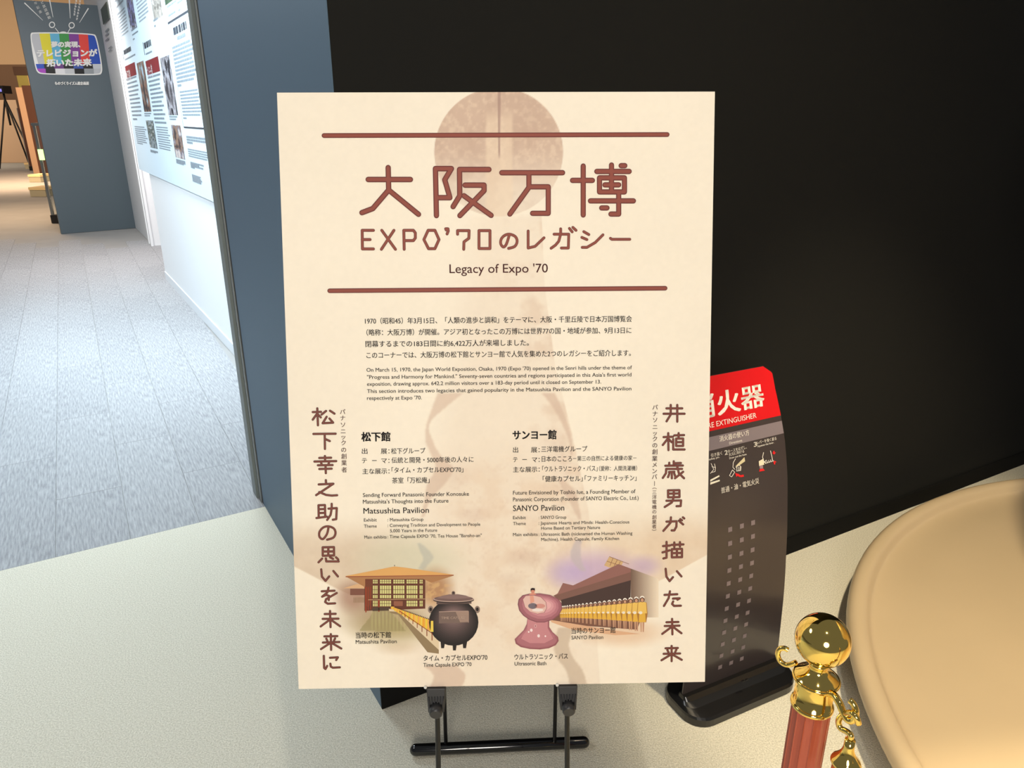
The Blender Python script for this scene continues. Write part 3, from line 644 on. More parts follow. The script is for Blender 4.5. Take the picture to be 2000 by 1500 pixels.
strokes(ti, TZ2, [[(838, 1160), (750, 1160), (752, 1305), (838, 1305)], [(750, 1232), (812, 1232)], [(903, 1160), (1010, 1308)], [(998, 1160), (900, 1308)], [(1078, 1308), (1075, 1160), (1150, 1160), (1165, 1180), (1165, 1220), (1150, 1240), (1076, 1240)],
    ['c', (1265, 1160), (1318, 1160), (1350, 1232), (1318, 1303), (1268, 1303), (1232, 1232)], [(1402, 1148), (1420, 1148), (1422, 1165), (1413, 1188)], [(1405, 1156), (1420, 1156)], [(1495, 1190), (1495, 1162), (1585, 1162), (1583, 1222), (1545, 1250), (1543, 1308)], ['c', (1662, 1162), (1748, 1162), (1748, 1302), (1662, 1302)]], 5.6, BR)
strokes(ti, TZ3, [smooth_pts([(298, 1200), (275, 1270), (252, 1290), (232, 1265), (236, 1228), (262, 1200), (300, 1190), (345, 1208), (360, 1245), (342, 1285), (293, 1301)], 3),
    [(446, 1165), (446, 1298), (500, 1285), (570, 1218)], [(648, 1190), (763, 1190), (760, 1298), (705, 1298)], [(700, 1148), (700, 1190), (685, 1245), (660, 1275), (625, 1300)], [(768, 1145), (790, 1172)], [(795, 1137), (820, 1160)], [(880, 1170), (920, 1193)], [(865, 1215), (905, 1232)], [(868, 1293), (905, 1293), (970, 1255), (1030, 1195)], [(1088, 1222), (1100, 1230), (1240, 1230)]], 5.4, BR)
ti.build('subtitle_lettering', m_pink, poster, attr=True)
for i, (x0, y0, x1, y1) in enumerate(((633, 265, 1303, 263), (644, 568, 1299, 563))):
    r_ = MB(); strokes(r_, lambda x, y: (x, y), [[(x0, y0), (x1, y1)]], 8.8, BR); r_.build('rule_line', m_pink, poster, attr=True)
vl = MB()
strokes(vl, TZ6, [[(272, 125), (278, 275)], [(232, 158), (305, 156)], [(272, 170), (232, 225)], [(282, 182), (303, 205)], [(350, 148), (310, 180)], [(385, 146), (425, 172)], [(355, 200), (320, 257), (412, 252)], [(380, 215), (412, 250)],
    [(238, 352), (435, 350)], [(338, 352), (340, 485)], [(345, 398), (383, 415)],
    [(340, 548), (342, 592)], [(290, 565), (395, 563)], [(247, 597), (440, 593)], [(305, 602), (312, 625)], [(378, 600), (370, 624)], [(278, 630), (408, 628)], [(290, 663), (400, 660)], [(345, 632), (348, 700)],
    [(348, 762), (350, 795)], [(285, 800), (415, 794), (262, 895)], [(290, 868), (350, 893), (400, 899), (448, 896)],
    [(265, 1098), (358, 1086)], [(285, 1095), (283, 985), (340, 983), (343, 1086)], [(285, 1020), (338, 1018)], [(287, 1054), (340, 1052)], [(372, 1015), (445, 1010), (440, 1108), (410, 1113)], [(400, 972), (400, 1015), (390, 1070), (360, 1115)],
    smooth_pts([(372, 1178), (358, 1240), (322, 1285), (292, 1265), (292, 1220), (325, 1182), (370, 1172), (418, 1190), (434, 1230), (415, 1272), (360, 1290)], 3)], 4.4, BR2)
strokes(vl, TZB, [['c', (320, 40), (420, 38), (421, 112), (321, 115)], [(322, 78), (418, 76)], [(370, 42), (370, 113)], [(315, 140), (283, 173)], [(348, 138), (352, 165), (462, 165)], [(385, 128), (412, 142)], [(438, 128), (458, 148)],
    [(307, 235), (313, 300), (345, 338), (378, 298)], [(415, 250), (455, 298)],
    [(312, 430), (425, 425)], [(372, 398), (362, 440), (315, 478), (350, 462), (375, 470), (374, 508)], [(445, 445), (350, 500), (342, 525), (365, 540), (430, 537)],
    [(385, 605), (390, 748)], [(338, 632), (435, 630)], [(320, 675), (460, 673)], [(383, 682), (302, 742)], [(392, 682), (475, 740)],
    [(392, 810), (395, 950)], [(335, 830), (450, 828)], [(352, 850), (362, 870)], [(430, 848), (420, 868)], [(322, 885), (470, 880)], [(388, 888), (305, 943)], [(400, 888), (485, 938)],
    [(330, 1003), (333, 1110), (345, 1120), (360, 1092)], [(385, 1020), (455, 1016), (440, 1040)], [(388, 1072), (392, 1098), (410, 1108), (472, 1105)]], 4.4, BR2)
vl.build('vertical_lettering', m_pink, poster, attr=True)
vr = MB()
strokes(vr, TZ7, [[(1590, 95), (1590, 180), (1553, 240)], [(1648, 95), (1648, 243)], [(1552, 125), (1692, 125)], [(1527, 173), (1713, 173)],
    [(1568, 345), (1570, 495)], [(1527, 380), (1610, 377)], [(1565, 392), (1520, 450)], [(1575, 400), (1598, 425)], [(1660, 345), (1660, 390)], [(1622, 365), (1708, 362)], ['c', (1638, 393), (1700, 393), (1700, 458), (1638, 458)], [(1638, 425), (1700, 425)], [(1612, 398), (1612, 490), (1713, 490)],
    [(1617, 595), (1617, 630)], [(1620, 612), (1680, 610)], [(1577, 608), (1577, 630)], [(1542, 634), (1698, 632)], [(1690, 662), (1550, 662), (1548, 700), (1520, 742)], [(1575, 690), (1622, 688)], [(1600, 692), (1600, 745)], [(1578, 705), (1566, 735)], [(1622, 705), (1632, 732)], [(1648, 640), (1662, 700), (1708, 745)], [(1700, 688), (1628, 745)],
    ['c', (1566, 853), (1667, 851), (1668, 912), (1567, 915)], [(1567, 882), (1668, 880)], [(1617, 853), (1617, 912)], [(1552, 945), (1682, 942), (1678, 992), (1642, 993)], [(1615, 918), (1600, 960), (1537, 1000)],
    [(1552, 1130), (1642, 1127), (1640, 1175), (1622, 1208), (1598, 1208)], [(1592, 1092), (1588, 1140), (1525, 1212)], [(1662, 1122), (1700, 1155)], [(1675, 1108), (1690, 1118)], [(1698, 1092), (1710, 1102)],
    [(1553, 1310), (1553, 1450), (1525, 1457)], [(1522, 1347), (1583, 1342)], [(1517, 1403), (1580, 1385)], [(1597, 1337), (1703, 1332)], [(1622, 1315), (1622, 1355)], [(1672, 1312), (1672, 1352)], ['c', (1600, 1375), (1690, 1372), (1690, 1445), (1600, 1447)], [(1602, 1410), (1688, 1408)], [(1645, 1377), (1645, 1445)]], 4.5, BR2)
strokes(vr, TZC, [[(1545, 230), (1552, 300), (1580, 340), (1610, 305)], [(1645, 252), (1685, 298)],
    [(1535, 462), (1648, 456)], [(1583, 430), (1572, 490), (1530, 560)], [(1610, 495), (1670, 492), (1650, 505)], [(1612, 520), (1602, 542), (1620, 560), (1680, 558)],
    [(1602, 675), (1605, 812)], [(1552, 705), (1658, 702)], [(1537, 738), (1668, 735)], [(1600, 744), (1515, 808)], [(1608, 744), (1685, 802)],
    [(1598, 915), (1598, 1050)], [(1544, 936), (1653, 933)], [(1560, 950), (1570, 970)], [(1640, 948), (1630, 968)], [(1527, 985), (1673, 982)], [(1594, 990), (1508, 1042)], [(1603, 990), (1688, 1038)]], 4.5, BR2)
vr.build('vertical_lettering', m_pink, poster, attr=True)

# ---- typeset text
def line(mb, txt, x0, yb, x1, em, bold=0.0, col=(34, 28, 28), k=24, ys=None):
    gv, gf, gw = glyphs(txt, bold); u0, v0 = puv(x0, yb); u1, _ = puv(x1, yb); e = (puv(x0, yb)[1] - puv(x0, yb - em)[1])
    mb.mesh([pp(u0 + x / gw * (u1 - u0), v0 - y * e, k) for x, y in gv], gf, srgb(*col))
def block(name, rows, **kw):
    for r_ in rows:
        mb = MB(); line(mb, *r_, **kw); mb.build(name, m_pink, poster, attr=True)
block('english_title', [("Legacy of Expo '70", 878, 533.5, 1070, 25, 0.004, (96, 44, 42))])
block('japanese_paragraph', [("1970（昭和45）年3月15日、「人類の進歩と調和」をテーマに、大阪・千里丘陵で日本万国博覧会", 713, 632, 1234, 13.5, 0.012), ("（略称：大阪万博）が開催。アジア初となったこの万博には世界77の国・地域が参加、9月13日に", 716, 654.5, 1233, 13.5, 0.012),
    ("閉幕するまでの183日間に約6,422万人が来場しました。", 714, 677, 1033, 13.5, 0.012), ("このコーナーでは、大阪万博の松下館とサンヨー館で人気を集めた2つのレガシーをご紹介します。", 716, 699, 1232, 13.5, 0.012)])
block('english_paragraph', [("On March 15, 1970, the Japan World Exposition, Osaka, 1970 (Expo '70) opened in the Senri hills under the theme of", 716, 726, 1234, 10.5, 0.008), ('"Progress and Harmony for Mankind." Seventy-seven countries and regions participated in this Asia\'s first world', 717, 740, 1233, 10.5, 0.008),
    ("exposition, drawing approx. 642.2 million visitors over a 183-day period until it closed on September 13.", 717, 753.5, 1174, 10.5, 0.008), ("This section introduces two legacies that gained popularity in the Matsushita Pavilion and the SANYO Pavilion", 717, 767.5, 1233, 10.5, 0.008), ("respectively at Expo '70.", 717, 781, 824, 10.5, 0.008)])
block('left_column_text', [("松下館", 706, 860.5, 763, 19.5, 0.035), ("出", 707, 885.5, 718, 12, .01), ("展：", 744, 885.5, 761, 12, .01), ("松下グループ", 764, 885.5, 831, 12.5, .01),
    ("テ", 707, 904, 717, 12, .01), ("ー", 727, 904, 736, 12, .01), ("マ：", 745, 904, 761, 12, .01), ("伝統と開発・5000年後の人々に", 765, 903.5, 925, 12.5, .01), ("主な展示：", 708, 925, 761, 12, .01), ("「タイム・カプセルEXPO'70」", 765, 923, 905, 12.5, .01), ("茶室「万松庵」", 766, 943, 839, 12.5, .01),
    ("Sending Forward Panasonic Founder Konosuke", 709, 970.5, 916, 11, .008), ("Matsushita's Thoughts into the Future", 709, 983.5, 876, 11, .008), ("Matsushita Pavilion", 710, 1003, 838, 16, .008),
    ("Exhibit", 711, 1018.5, 736, 9, .006), (": Matsushita Group", 757, 1018, 827, 9, .006), ("Theme", 711, 1030.5, 736, 9, .006), (": Conveying Tradition and Development to People", 757, 1029, 938, 9, .006), ("5,000 Years in the Future", 762, 1039.5, 854, 9, .006), ("Main exhibits", 712, 1052, 755, 9, .006), (': Time Capsule EXPO \'70, Tea House "Bansho-an"', 757, 1051, 941, 9, .006)])
block('right_column_text', [("サンヨー館", 1001, 857, 1087, 19.5, 0.035), ("出", 1002, 883, 1012, 12, .01), ("展：", 1037, 883, 1054, 12, .01), ("三洋電機グループ", 1057, 882, 1147, 12.5, .01),
    ("テ", 1002, 902, 1011, 12, .01), ("ー", 1020, 902, 1029, 12, .01), ("マ：", 1039, 902, 1054, 12, .01), ("日本のこころ", 1058, 901, 1117, 12.5, .01), ("－第三の自然による健康の家－", 1119, 899.5, 1243, 10.5, .01), ("主な展示：", 1002, 921.5, 1054, 12, .01), ("「ウルトラソニック・バス」", 1059, 920.5, 1167, 12.5, .01), ("（愛称：人間洗濯機）", 1170, 919, 1244, 10.5, .01),
    ("「健康カプセル」", 1060, 940, 1138, 12.5, .01), ("「ファミリーキッチン」", 1142, 939, 1243, 12.5, .01),
    ("Future Envisioned by Toshio Iue, a Founding Member of", 1002, 966, 1241, 11, .008), ("Panasonic Corporation (Founder of SANYO Electric Co., Ltd.)", 1002, 979, 1247, 11, .008), ("SANYO Pavilion", 1002, 998, 1102, 16, .008),
    ("Exhibit", 1002, 1014, 1027, 9, .006), (": SANYO Group", 1052, 1013.5, 1106, 9, .006), ("Theme", 1002, 1025.5, 1027, 9, .006), (": Japanese Hearts and Minds: Health-Conscious", 1052, 1024.5, 1229, 9, .006), ("Home Based on Tertiary Nature", 1057, 1034.5, 1172, 9, .006), ("Main exhibits", 1002, 1047, 1050, 9, .006), (": Ultrasonic Bath (nicknamed the Human Washing", 1052, 1046.5, 1235, 9, .006), ("Machine), Health Capsule, Family Kitchen", 1057, 1056.5, 1209, 9, .006)])
block('caption_text', [("当時の松下館", 695, 1245.5, 764, 13, .012), ("Matsushita Pavilion", 695, 1257, 775, 10.5, .006), ("タイム・カプセルEXPO'70", 827, 1290, 952, 12.5, .012), ("Time Capsule EXPO '70", 827, 1302, 921, 10.5, .006),
    ("ウルトラソニック・バス", 1005, 1287.5, 1109, 12.5, .012), ("Ultrasonic Bath", 1005, 1299.5, 1067, 10.5, .006), ("当時のサンヨー館", 1116, 1236.5, 1202, 13, .012), ("SANYO Pavilion", 1116, 1248.5, 1178, 10.5, .006)], k=34)
def vchars(mb, txt, T, xs, ys, em, col):
    for i, (ch, y) in enumerate(zip(txt, ys)):
        x = xs[0] + (xs[1] - xs[0]) * i / max(1, len(txt) - 1); px, py = T(x, y)
        gv, gf, gw = glyphs(ch, 0.012); u0, v0 = puv(px, py); e = em / 1130
        if ch in 'ー（）(': # vertical form: turn a quarter
            c_ = gv.mean(0); R_ = (gv - c_) @ np.array([[0, -1], [1, 0]]); mb.mesh([pp(u0 + x * e, v0 - y2 * e, 24) for x, y2 in R_], gf, srgb(*col))
        else:
            mb.mesh([pp(u0 + (x - gw / 2) * e, v0 - (y2 - 0.38) * e, 24) for x, y2 in gv], gf, srgb(*col))
vt = MB(); vchars(vt, 'パナソニックの創業者', TZ6, (497, 511), (155, 210, 270, 328, 378, 430, 492, 550, 608, 670), 11.5, (96, 60, 54)); vt.build('vertical_caption', m_pink, poster, attr=True)
vt = MB(); vchars(vt, 'パナソニックの創業メンバー', TZ7, (1452, 1446), (115, 172, 228, 290, 345, 395, 452, 510, 570, 625, 680, 732, 792), 11.5, (84, 52, 48))
vchars(vt, '（三洋電機の創業者）', TZ7, (1446, 1443), (835, 868, 912, 955, 1000, 1042, 1090, 1132, 1172, 1205), 9.5, (104, 72, 64)); vt.build('vertical_caption', m_pink, poster, attr=True)

# ---- printed pictures (flat ink shapes)
def ppoly(mb, T, pts, col, k): mb.poly([pp(*puv(*T(x, y)), k) for x, y in reversed(pts)], srgb(*col))
def pline(mb, T, a, b_, w_, col, k):
    a = np.array(a, float); b_ = np.array(b_, float); d = b_ - a; d /= np.linalg.norm(d); n_ = np.array([-d[1], d[0]]) * w_ / 2
    ppoly(mb, T, [a + n_, a - n_, b_ - n_, b_ + n_], col, k)
TP = lambda x, y: (640 + x * .14667, 1080 + y * .14667)
pv = MB()
ppoly(pv, TP, [(205, 470), (400, 410), (500, 440), (500, 470)], (222, 180, 136), 1); ppoly(pv, TP, [(300, 475), (500, 475), (500, 560), (300, 560)], (128, 84, 70), 1)
for i in range(8): ppoly(pv, TP, [(345 + i * 20, 590), (358 + i * 20, 590), (358 + i * 20, 660), (345 + i * 20, 660)], (160, 130, 104), 2)
ppoly(pv, TP, [(490, 340), (1300, 335), (1300, 740), (490, 770)], (104, 58, 44), 2)
ppoly(pv, TP, [(240, 312), (1680, 300), (1380, 395), (1270, 345), (600, 345), (600, 400), (490, 450)], (176, 126, 84), 3)
ppoly(pv, TP, [(500, 345), (600, 345), (600, 620), (545, 720), (500, 700)], (118, 66, 46), 4)
ppoly(pv, TP, [(240, 305), (890, 178), (1040, 195), (1680, 290), (1680, 300), (240, 318)], (226, 172, 104), 5); ppoly(pv, TP, [(240, 308), (1680, 290), (1680, 300), (240, 322)], (160, 92, 66), 6)
ppoly(pv, TP, [(890, 178), (900, 160), (884, 160)], (50, 40, 36), 6)
for (x0, x1, nc) in ((600, 668, 3), (694, 848, 5), (872, 1025, 5), (1048, 1198, 5), (1222, 1268, 2)):
    for (y0, y1, nr) in ((352, 408, 2), (430, 545, 2), (556, 604, 1), (632, 712, 2)):
        if y0 > 600 and x0 == 872: ppoly(pv, TP, [(880, 640), (1000, 640), (1000, 705), (880, 705)], (150, 96, 74), 7); continue
        cw = (x1 - x0) / nc; rh = (y1 - y0) / nr
        for a in range(nc):
            for c_ in range(nr): ppoly(pv, TP, [(x0 + a * cw + 3, y0 + c_ * rh + 3), (x0 + (a + 1) * cw - 3, y0 + c_ * rh + 3), (x0 + (a + 1) * cw - 3, y0 + (c_ + 1) * rh - 3), (x0 + a * cw + 3, y0 + (c_ + 1) * rh - 3)], (216, 210, 142), 7)
for x, y1, w_ in ((510, 790, 16), (540, 770, 10), (570, 750, 8), (682, 780, 18)): pline(pv, TP, (x, 620 if x > 600 else 450), (x, y1), w_, (158, 66, 40), 8)
pline(pv, TP, (540, 622), (1345, 610), 7, (206, 172, 130), 9)
ppoly(pv, TP, [(590, 745), (620, 722), (830, 720), (830, 765), (600, 772)], (84, 66, 54), 8)
# causeway with people in yellow
ppoly(pv, TP, [(815, 742), (950, 760), (1480, 1130), (1480, 1290), (940, 782), (820, 775)], (226, 206, 172), 9); ppoly(pv, TP, [(820, 775), (940, 782), (1480, 1290), (1480, 1340), (1330, 1320), (940, 820), (840, 800)], (150, 128, 96), 8)
for i in range(30):
    t_ = (i / 29) ** 1.25; x = 850 + t_ * 540; y = 700 + t_ * 190 if i > 3 else 700; hgt = 44 + t_ * 115
    ppoly(pv, TP, [(x - 8 - t_ * 8, y + 12), (x + 8 + t_ * 8, y + 12), (x + 10 + t_ * 9, y + hgt), (x - 10 - t_ * 9, y + hgt)], (236, 166 + (i % 3) * 20, 60 + (i % 2) * 30), 10 + (i % 5))
    ppoly(pv, TP, [(x - 6, y - 4), (x + 6, y - 4), (x + 6, y + 12), (x - 6, y + 12)], (84, 46, 30), 16)
pline(pv, TP, (950, 765), (1400, 1075), 9, (150, 70, 36), 18)
for i in range(9):
    t_ = (i / 8) ** 1.3; x = 960 + t_ * 430; y = 772 + t_ * 296; pline(pv, TP, (x, y), (x, y + 25 + t_ * 70), 7 + 5 * t_, (140, 66, 36), 18)
pv.build('printed_pavilion', m_pink, poster, attr=True)

# pot (printed)
pt = MB()
def rounded(mb, T, outline, c, cols, k):
    n = len(cols)
    for i, col in enumerate(cols):
        s_ = 1 - i / n; ppoly(mb, T, [(c[0] + (x - c[0]) * s_, c[1] + (y - c[1]) * s_) for x, y in outline], col, k + i * 0.3)
def ell(cx, cy, rx, ry, n=28): return [(cx + rx * math.cos(2 * math.pi * i / n), cy + ry * math.sin(2 * math.pi * i / n)) for i in range(n)]
for x in (1365, 1470, 1560): ppoly(pt, TZB, [(x, 860), (x + 45, 860), (x + 32, 935 if x != 1470 else 955), (x + 6, 935 if x != 1470 else 955)], (44, 38, 36), 12)
for x in (1278, 1692): ppoly(pt, TZB, ell(x, 592, 24, 32), (140, 120, 110), 12); ppoly(pt, TZB, ell(x, 590, 12, 17), (40, 32, 30), 13)
body = ell(1482, 705, 220, 208); cols = [(34, 30, 30), (44, 38, 37), (56, 48, 46), (68, 58, 55), (80, 68, 65)]
ppoly(pt, TZB, body, (40, 35, 35), 13)
for i in range(16):
    s_ = 1 - i / 18; g = i / 15; ppoly(pt, TZB, [(1482 + (x - 1482) * (s_ * .96 + .02), 625 + (y - 705) * s_ * 0.95 + 80 * s_) for x, y in body], (40 + 104 * g, 35 + 82 * g, 35 + 80 * g), 13.3 + i * 0.12)
ppoly(pt, TZB, [(1352, 612), (1612, 605), (1615, 708), (1352, 715)], (124, 104, 96), 15.5); pline(pt, TZB, (1352, 612), (1612, 605), 5, (190, 160, 146), 15.8); pline(pt, TZB, (1614, 606), (1614, 708), 5, (170, 142, 128), 15.8); ppoly(pt, TZB, [(1500, 612), (1612, 606), (1614, 700), (1540, 704)], (164, 138, 124), 15.6)
ppoly(pt, TZB, [(1330, 500), (1640, 495), (1640, 540), (1330, 545)], (100, 82, 78), 16)
ppoly(pt, TZB, ell(1482, 507, 182, 30), (58, 46, 44), 16.5); ppoly(pt, TZB, ell(1482, 500, 182, 26), (184, 158, 146), 16.8); ppoly(pt, TZB, ell(1482, 494, 172, 24), (120, 96, 92), 17.1)
ppoly(pt, TZB, [(1330, 490), (1380, 470), (1440, 458), (1520, 456), (1590, 468), (1640, 488), (1480, 500)], (140, 114, 110), 17.4); ppoly(pt, TZB, ell(1480, 446, 16, 18), (120, 98, 92), 17.6); ppoly(pt, TZB, ell(1480, 444, 8, 9), (50, 40, 38), 17.8)
line(pt, 'TIME CAPSULE', 862, 1209, 909, 7, 0.01, (206, 180, 164), 22)
pt.build('printed_pot', m_pink, poster, attr=True)

# hall with the row of attendants (printed)
T8 = lambda x, y: (1070 + x * .12, 1070 + y * .12)
hl = MB()
ppoly(hl, T8, [(915, 285), (1000, 140), (1225, 230), (1190, 300), (1000, 320)], (212, 176, 128), 2)
for a, b_ in (((960, 215), (1170, 285)), ((1060, 165), (1010, 290)), ((1130, 195), (1080, 290)), ((1180, 220), (1150, 280)), ((1000, 140), (1320, 262))): pline(hl, T8, a, b_, 7, (130, 84, 66), 3)
ppoly(hl, T8, [(160, 740), (245, 570), (410, 610), (1150, 262), (1360, 340), (1375, 385), (1350, 530), (230, 880), (90, 780)], (150, 104, 96), 4)
ppoly(hl, T8, [(90, 780), (1375, 385), (1350, 525), (215, 850)], (130, 94, 84), 5)
ppoly(hl, T8, [(215, 845), (1350, 525), (1345, 830), (230, 960)], (74, 56, 52), 6)
for x_ in range(24):
    t0, t1 = x_ / 24, (x_ + 1) / 24; c_ = [(122 + (246 - 122) * t_, 98 + (230 - 98) * t_, 84 + (206 - 84) * t_) for t_ in (t0 ** .9,)][0]
    xa, xb_ = 1350 + 450 * t0, 1350 + 450 * t1; ppoly(hl, T8, [(xa, 340 + (xa - 1360) * .37), (xb_, 340 + (xb_ - 1360) * .37), (xb_, 1130), (xa, 1130)], c_, 6.5)
ppoly(hl, T8, [(60, 1175), (230, 940), (1345, 830), (1345, 1150), (1500, 1200), (1450, 1330), (500, 1260)], (126, 88, 72), 5.5)
ppoly(hl, T8, [(40, 1170), (1000, 1330), (1500, 1400), (1100, 1420), (400, 1330), (60, 1210)], (224, 178, 142), 6.7)
nP = 22
for i in range(nP):
    t_ = i / (nP - 1); tt = t_ ** 1.55; x = 215 + 1320 * tt; hgt = 230 + 340 * tt ** 1.15; yt = 962 - 165 * tt; wd_ = 20 + 60 * tt; k = 7 + i * 0.35
    f1, f2, f3, f4 = yt + hgt * .14, yt + hgt * .45, yt + hgt * .70, yt + hgt
    ppoly(hl, T8, [(x - wd_ * .45, f3), (x - wd_ * .05, f3), (x - wd_ * .1, f4), (x - wd_ * .32, f4)], (206, 160, 128), k); ppoly(hl, T8, [(x + wd_ * .05, f3), (x + wd_ * .45, f3), (x + wd_ * .32, f4), (x + wd_ * .1, f4)], (196, 148, 118), k)
    ppoly(hl, T8, [(x - wd_ * .6, f2), (x + wd_ * .6, f2), (x + wd_ * .72, f3 + 12), (x - wd_ * .72, f3 + 12)], (230, 180, 72), k + .05)
    ppoly(hl, T8, [(x - wd_ * .9, f1 + 12), (x, f1 - 6), (x + wd_ * .9, f1 + 12), (x + wd_ * 1.1, f2 + 14), (x + wd_ * .82, f3 + 14), (x - wd_ * .82, f3 + 14), (x - wd_ * 1.1, f2 + 14)], (176, 122, 58), k - .02)
    ppoly(hl, T8, [(x - wd_ * .8, f1 + 14), (x - wd_ * .3, f1), (x + wd_ * .3, f1), (x + wd_ * .8, f1 + 14), (x + wd_ * .95, f2 + 10), (x - wd_ * .95, f2 + 10)], (238, 196, 100), k + .1)
    ppoly(hl, T8, ell(x - wd_ * .35, f2, wd_ * .4, wd_ * .32, 8), (240, 230, 214), k + .15)
    hr = wd_ * .42 + 6; ppoly(hl, T8, ell(x, yt + hgt * .075, hr, hr * 1.15, 12), (96, 62, 50), k + .18); ppoly(hl, T8, ell(x, yt + hgt * .09, hr * .62, hr * .8, 12), (206, 158, 128), k + .2)
    ppoly(hl, T8, [(x - hr * 1.05, yt + hgt * .045), (x - hr * .75, yt - 8), (x, yt - 20), (x + hr * .75, yt - 8), (x + hr * 1.05, yt + hgt * .045), (x, yt + hgt * .0)], (246, 240, 230), k + .22)
hl.build('printed_hall', m_pink, poster, attr=True)

# pink bath (printed)
bt = MB(); k = 18
ped = [(300, 590), (320, 650), (312, 720), (285, 775), (230, 830), (205, 855), (215, 895), (260, 925), (340, 942), (430, 946), (510, 935), (570, 908), (596, 870), (590, 835), (540, 790), (512, 745), (512, 690), (540, 640), (560, 600)]
ppoly(bt, TZC, ped, (150, 92, 98), k)
for a_, col_ in ((.94, (166, 104, 112)), (.84, (184, 120, 128)), (.7, (198, 134, 142)), (.5, (208, 146, 152)), (.3, (216, 156, 160))):
    ppoly(bt, TZC, [(396 + (x - 396) * a_, 770 + (y - 770) * (.5 + a_ * .5) - 4) for x, y in ped], col_, k + 1.4 - a_)
ppoly(bt, TZC, ell(402, 868, 176, 58), (176, 114, 122), k + 1.15); ppoly(bt, TZC, [(318, 640), (500, 640), (498, 760), (548, 850), (470, 890), (340, 890), (262, 850), (318, 770)], (202, 138, 144), k + 1.3)
headp = [(232, 545), (240, 500), (275, 465), (340, 450), (430, 448), (520, 462), (590, 495), (622, 535), (626, 590), (600, 640), (550, 680), (470, 706), (400, 706), (330, 680), (280, 645), (245, 600)]
ppoly(bt, TZC, headp, (140, 88, 96), k + 2)
for a_, col_ in enumerate(((166, 104, 114), (186, 122, 132), (204, 140, 148), (218, 158, 164), (230, 176, 178))): ppoly(bt, TZC, [(455 + (x - 455) * (.95 - a_ * .13), 545 + (y - 545) * (.95 - a_ * .15)) for x, y in headp], col_, k + 2.2 + a_ * .2)
win = [(275, 500), (300, 468), (370, 462), (440, 480), (485, 525), (492, 580), (470, 620), (410, 632), (340, 612), (295, 570)]
ppoly(bt, TZC, win, (160, 100, 104), k + 4); ppoly(bt, TZC, [(x * .96 + 15, y * .96 + 22) for x, y in win], (228, 190, 180), k + 4.3)
ppoly(bt, TZC, ell(365, 560, 40, 26), (120, 110, 120), k + 4.6); ppoly(bt, TZC, ell(430, 560, 46, 20), (214, 150, 140), k + 4.6); ppoly(bt, TZC, ell(410, 596, 50, 14), (240, 226, 220), k + 4.8)
ppoly(bt, TZC, [(340, 470), (372, 466), (380, 520), (345, 540)], (224, 160, 140), k + 4.9)
ppoly(bt, TZC, [(330, 462), (350, 446), (385, 446), (398, 460)], (222, 150, 128), k + 5); ppoly(bt, TZC, ell(367, 428, 17, 22, 14), (214, 144, 122), k + 5.2)
ppoly(bt, TZC, [(348, 436), (346, 408), (362, 400), (384, 403), (387, 430), (381, 420), (355, 418)], (40, 24, 26), k + 5.4)
for x, y, r_ in ((353, 775, 12), (418, 825, 12), (478, 828, 7), (330, 790, 7)): ppoly(bt, TZC, ell(x, y, r_, r_ * 1.2, 12), (244, 226, 226), k + 3)
ppoly(bt, TZC, ell(390, 738, 10, 16, 12), (230, 190, 190), k + 3); ppoly(bt, TZC, ell(390, 738, 6, 12, 12), (170, 110, 118), k + 3.2)
bt.build('printed_bath', m_pink, poster, attr=True)

# ---- easel
m_ebl = mat('black_easel_metal', (22, 22, 23), 0.35, 0.3); m_gloss = mat('glossy_black_tube', (10, 10, 12), 0.12, 0.0, coat=0.6); m_plast = mat('black_plastic', (36, 36, 38), 0.45)
uLg, _ = puv(852, 1344); uRg, _ = puv(1109, 1339)
def ep(u, v, k): return PT + E1 * u + E2 * v + EN * k       # k metres behind the poster face
vf = (PT[2]) / 0.96783 + 0.0
easel = empty('easel', (ep((uLg + uRg) / 2, vf, 0.014)[0], ep(0.3, vf, 0.014)[1], 0), 'black metal folding easel with ribbed clips and a round floor bar, holding the poster', 'easel')
hinge_v = 0.12
for u in (uLg, uRg):
    vfl = (PT[2] + E1[2] * u - 0.25160177 * 0.014) / 0.96783076
    q = MB(); q.tube([ep(u, hinge_v, 0.014), ep(u, vfl - 0.012, 0.014)], 0.0048, 12); q.build('front_leg', m_ebl, easel)
    q = MB(); q.tube([ep(u, vfl - 0.03, 0.014), ep(u, vfl - 0.001, 0.014)], 0.008, 12); q.build('rubber_foot', m_plast, easel)
q = MB(); q.tube([ep(uLg - 0.04, hinge_v, 0.014), ep(uRg + 0.04, hinge_v, 0.014)], 0.009, 12); q.build('hinge_bar', m_ebl, easel)
bl_, br_ = at(812, 1466, 0.0125), at(1140, 1451, 0.0125); bl_[2] = br_[2] = 0.0150
dirb = br_ - bl_; dirb /= np.linalg.norm(dirb); rb_ = 0.0150
path = [bl_ - dirb * rb_ * math.sin(a) for a in (1.5, 1.2, 0.8, 0.4, 0)] + [br_ + dirb * rb_ * math.sin(a) for a in (0, 0.4, 0.8, 1.2, 1.5)]
rad = [rb_ * math.cos(a) for a in (1.5, 1.2, 0.8, 0.4, 0)] + [rb_ * math.cos(a) for a in (0, 0.4, 0.8, 1.2, 1.5)]
q = MB(); q.tube(path, rad, 24); q.build('floor_bar', m_gloss, easel)
for (pxb, u) in ((871, uLg), (1083, uRg)):
    s_ = at(pxb, 1456 - (pxb - 871) * 0.02, 0.02); q = MB(); q.tube([s_, ep(u, hinge_v, 0.014)], 0.0048, 12); q.build('rear_leg', m_ebl, easel)
    q = MB(); q.tube([s_ - ZUP * 0.006, s_ + ZUP * 0.004], 0.0068, 12); q.build('weld_collar', m_gloss, easel)
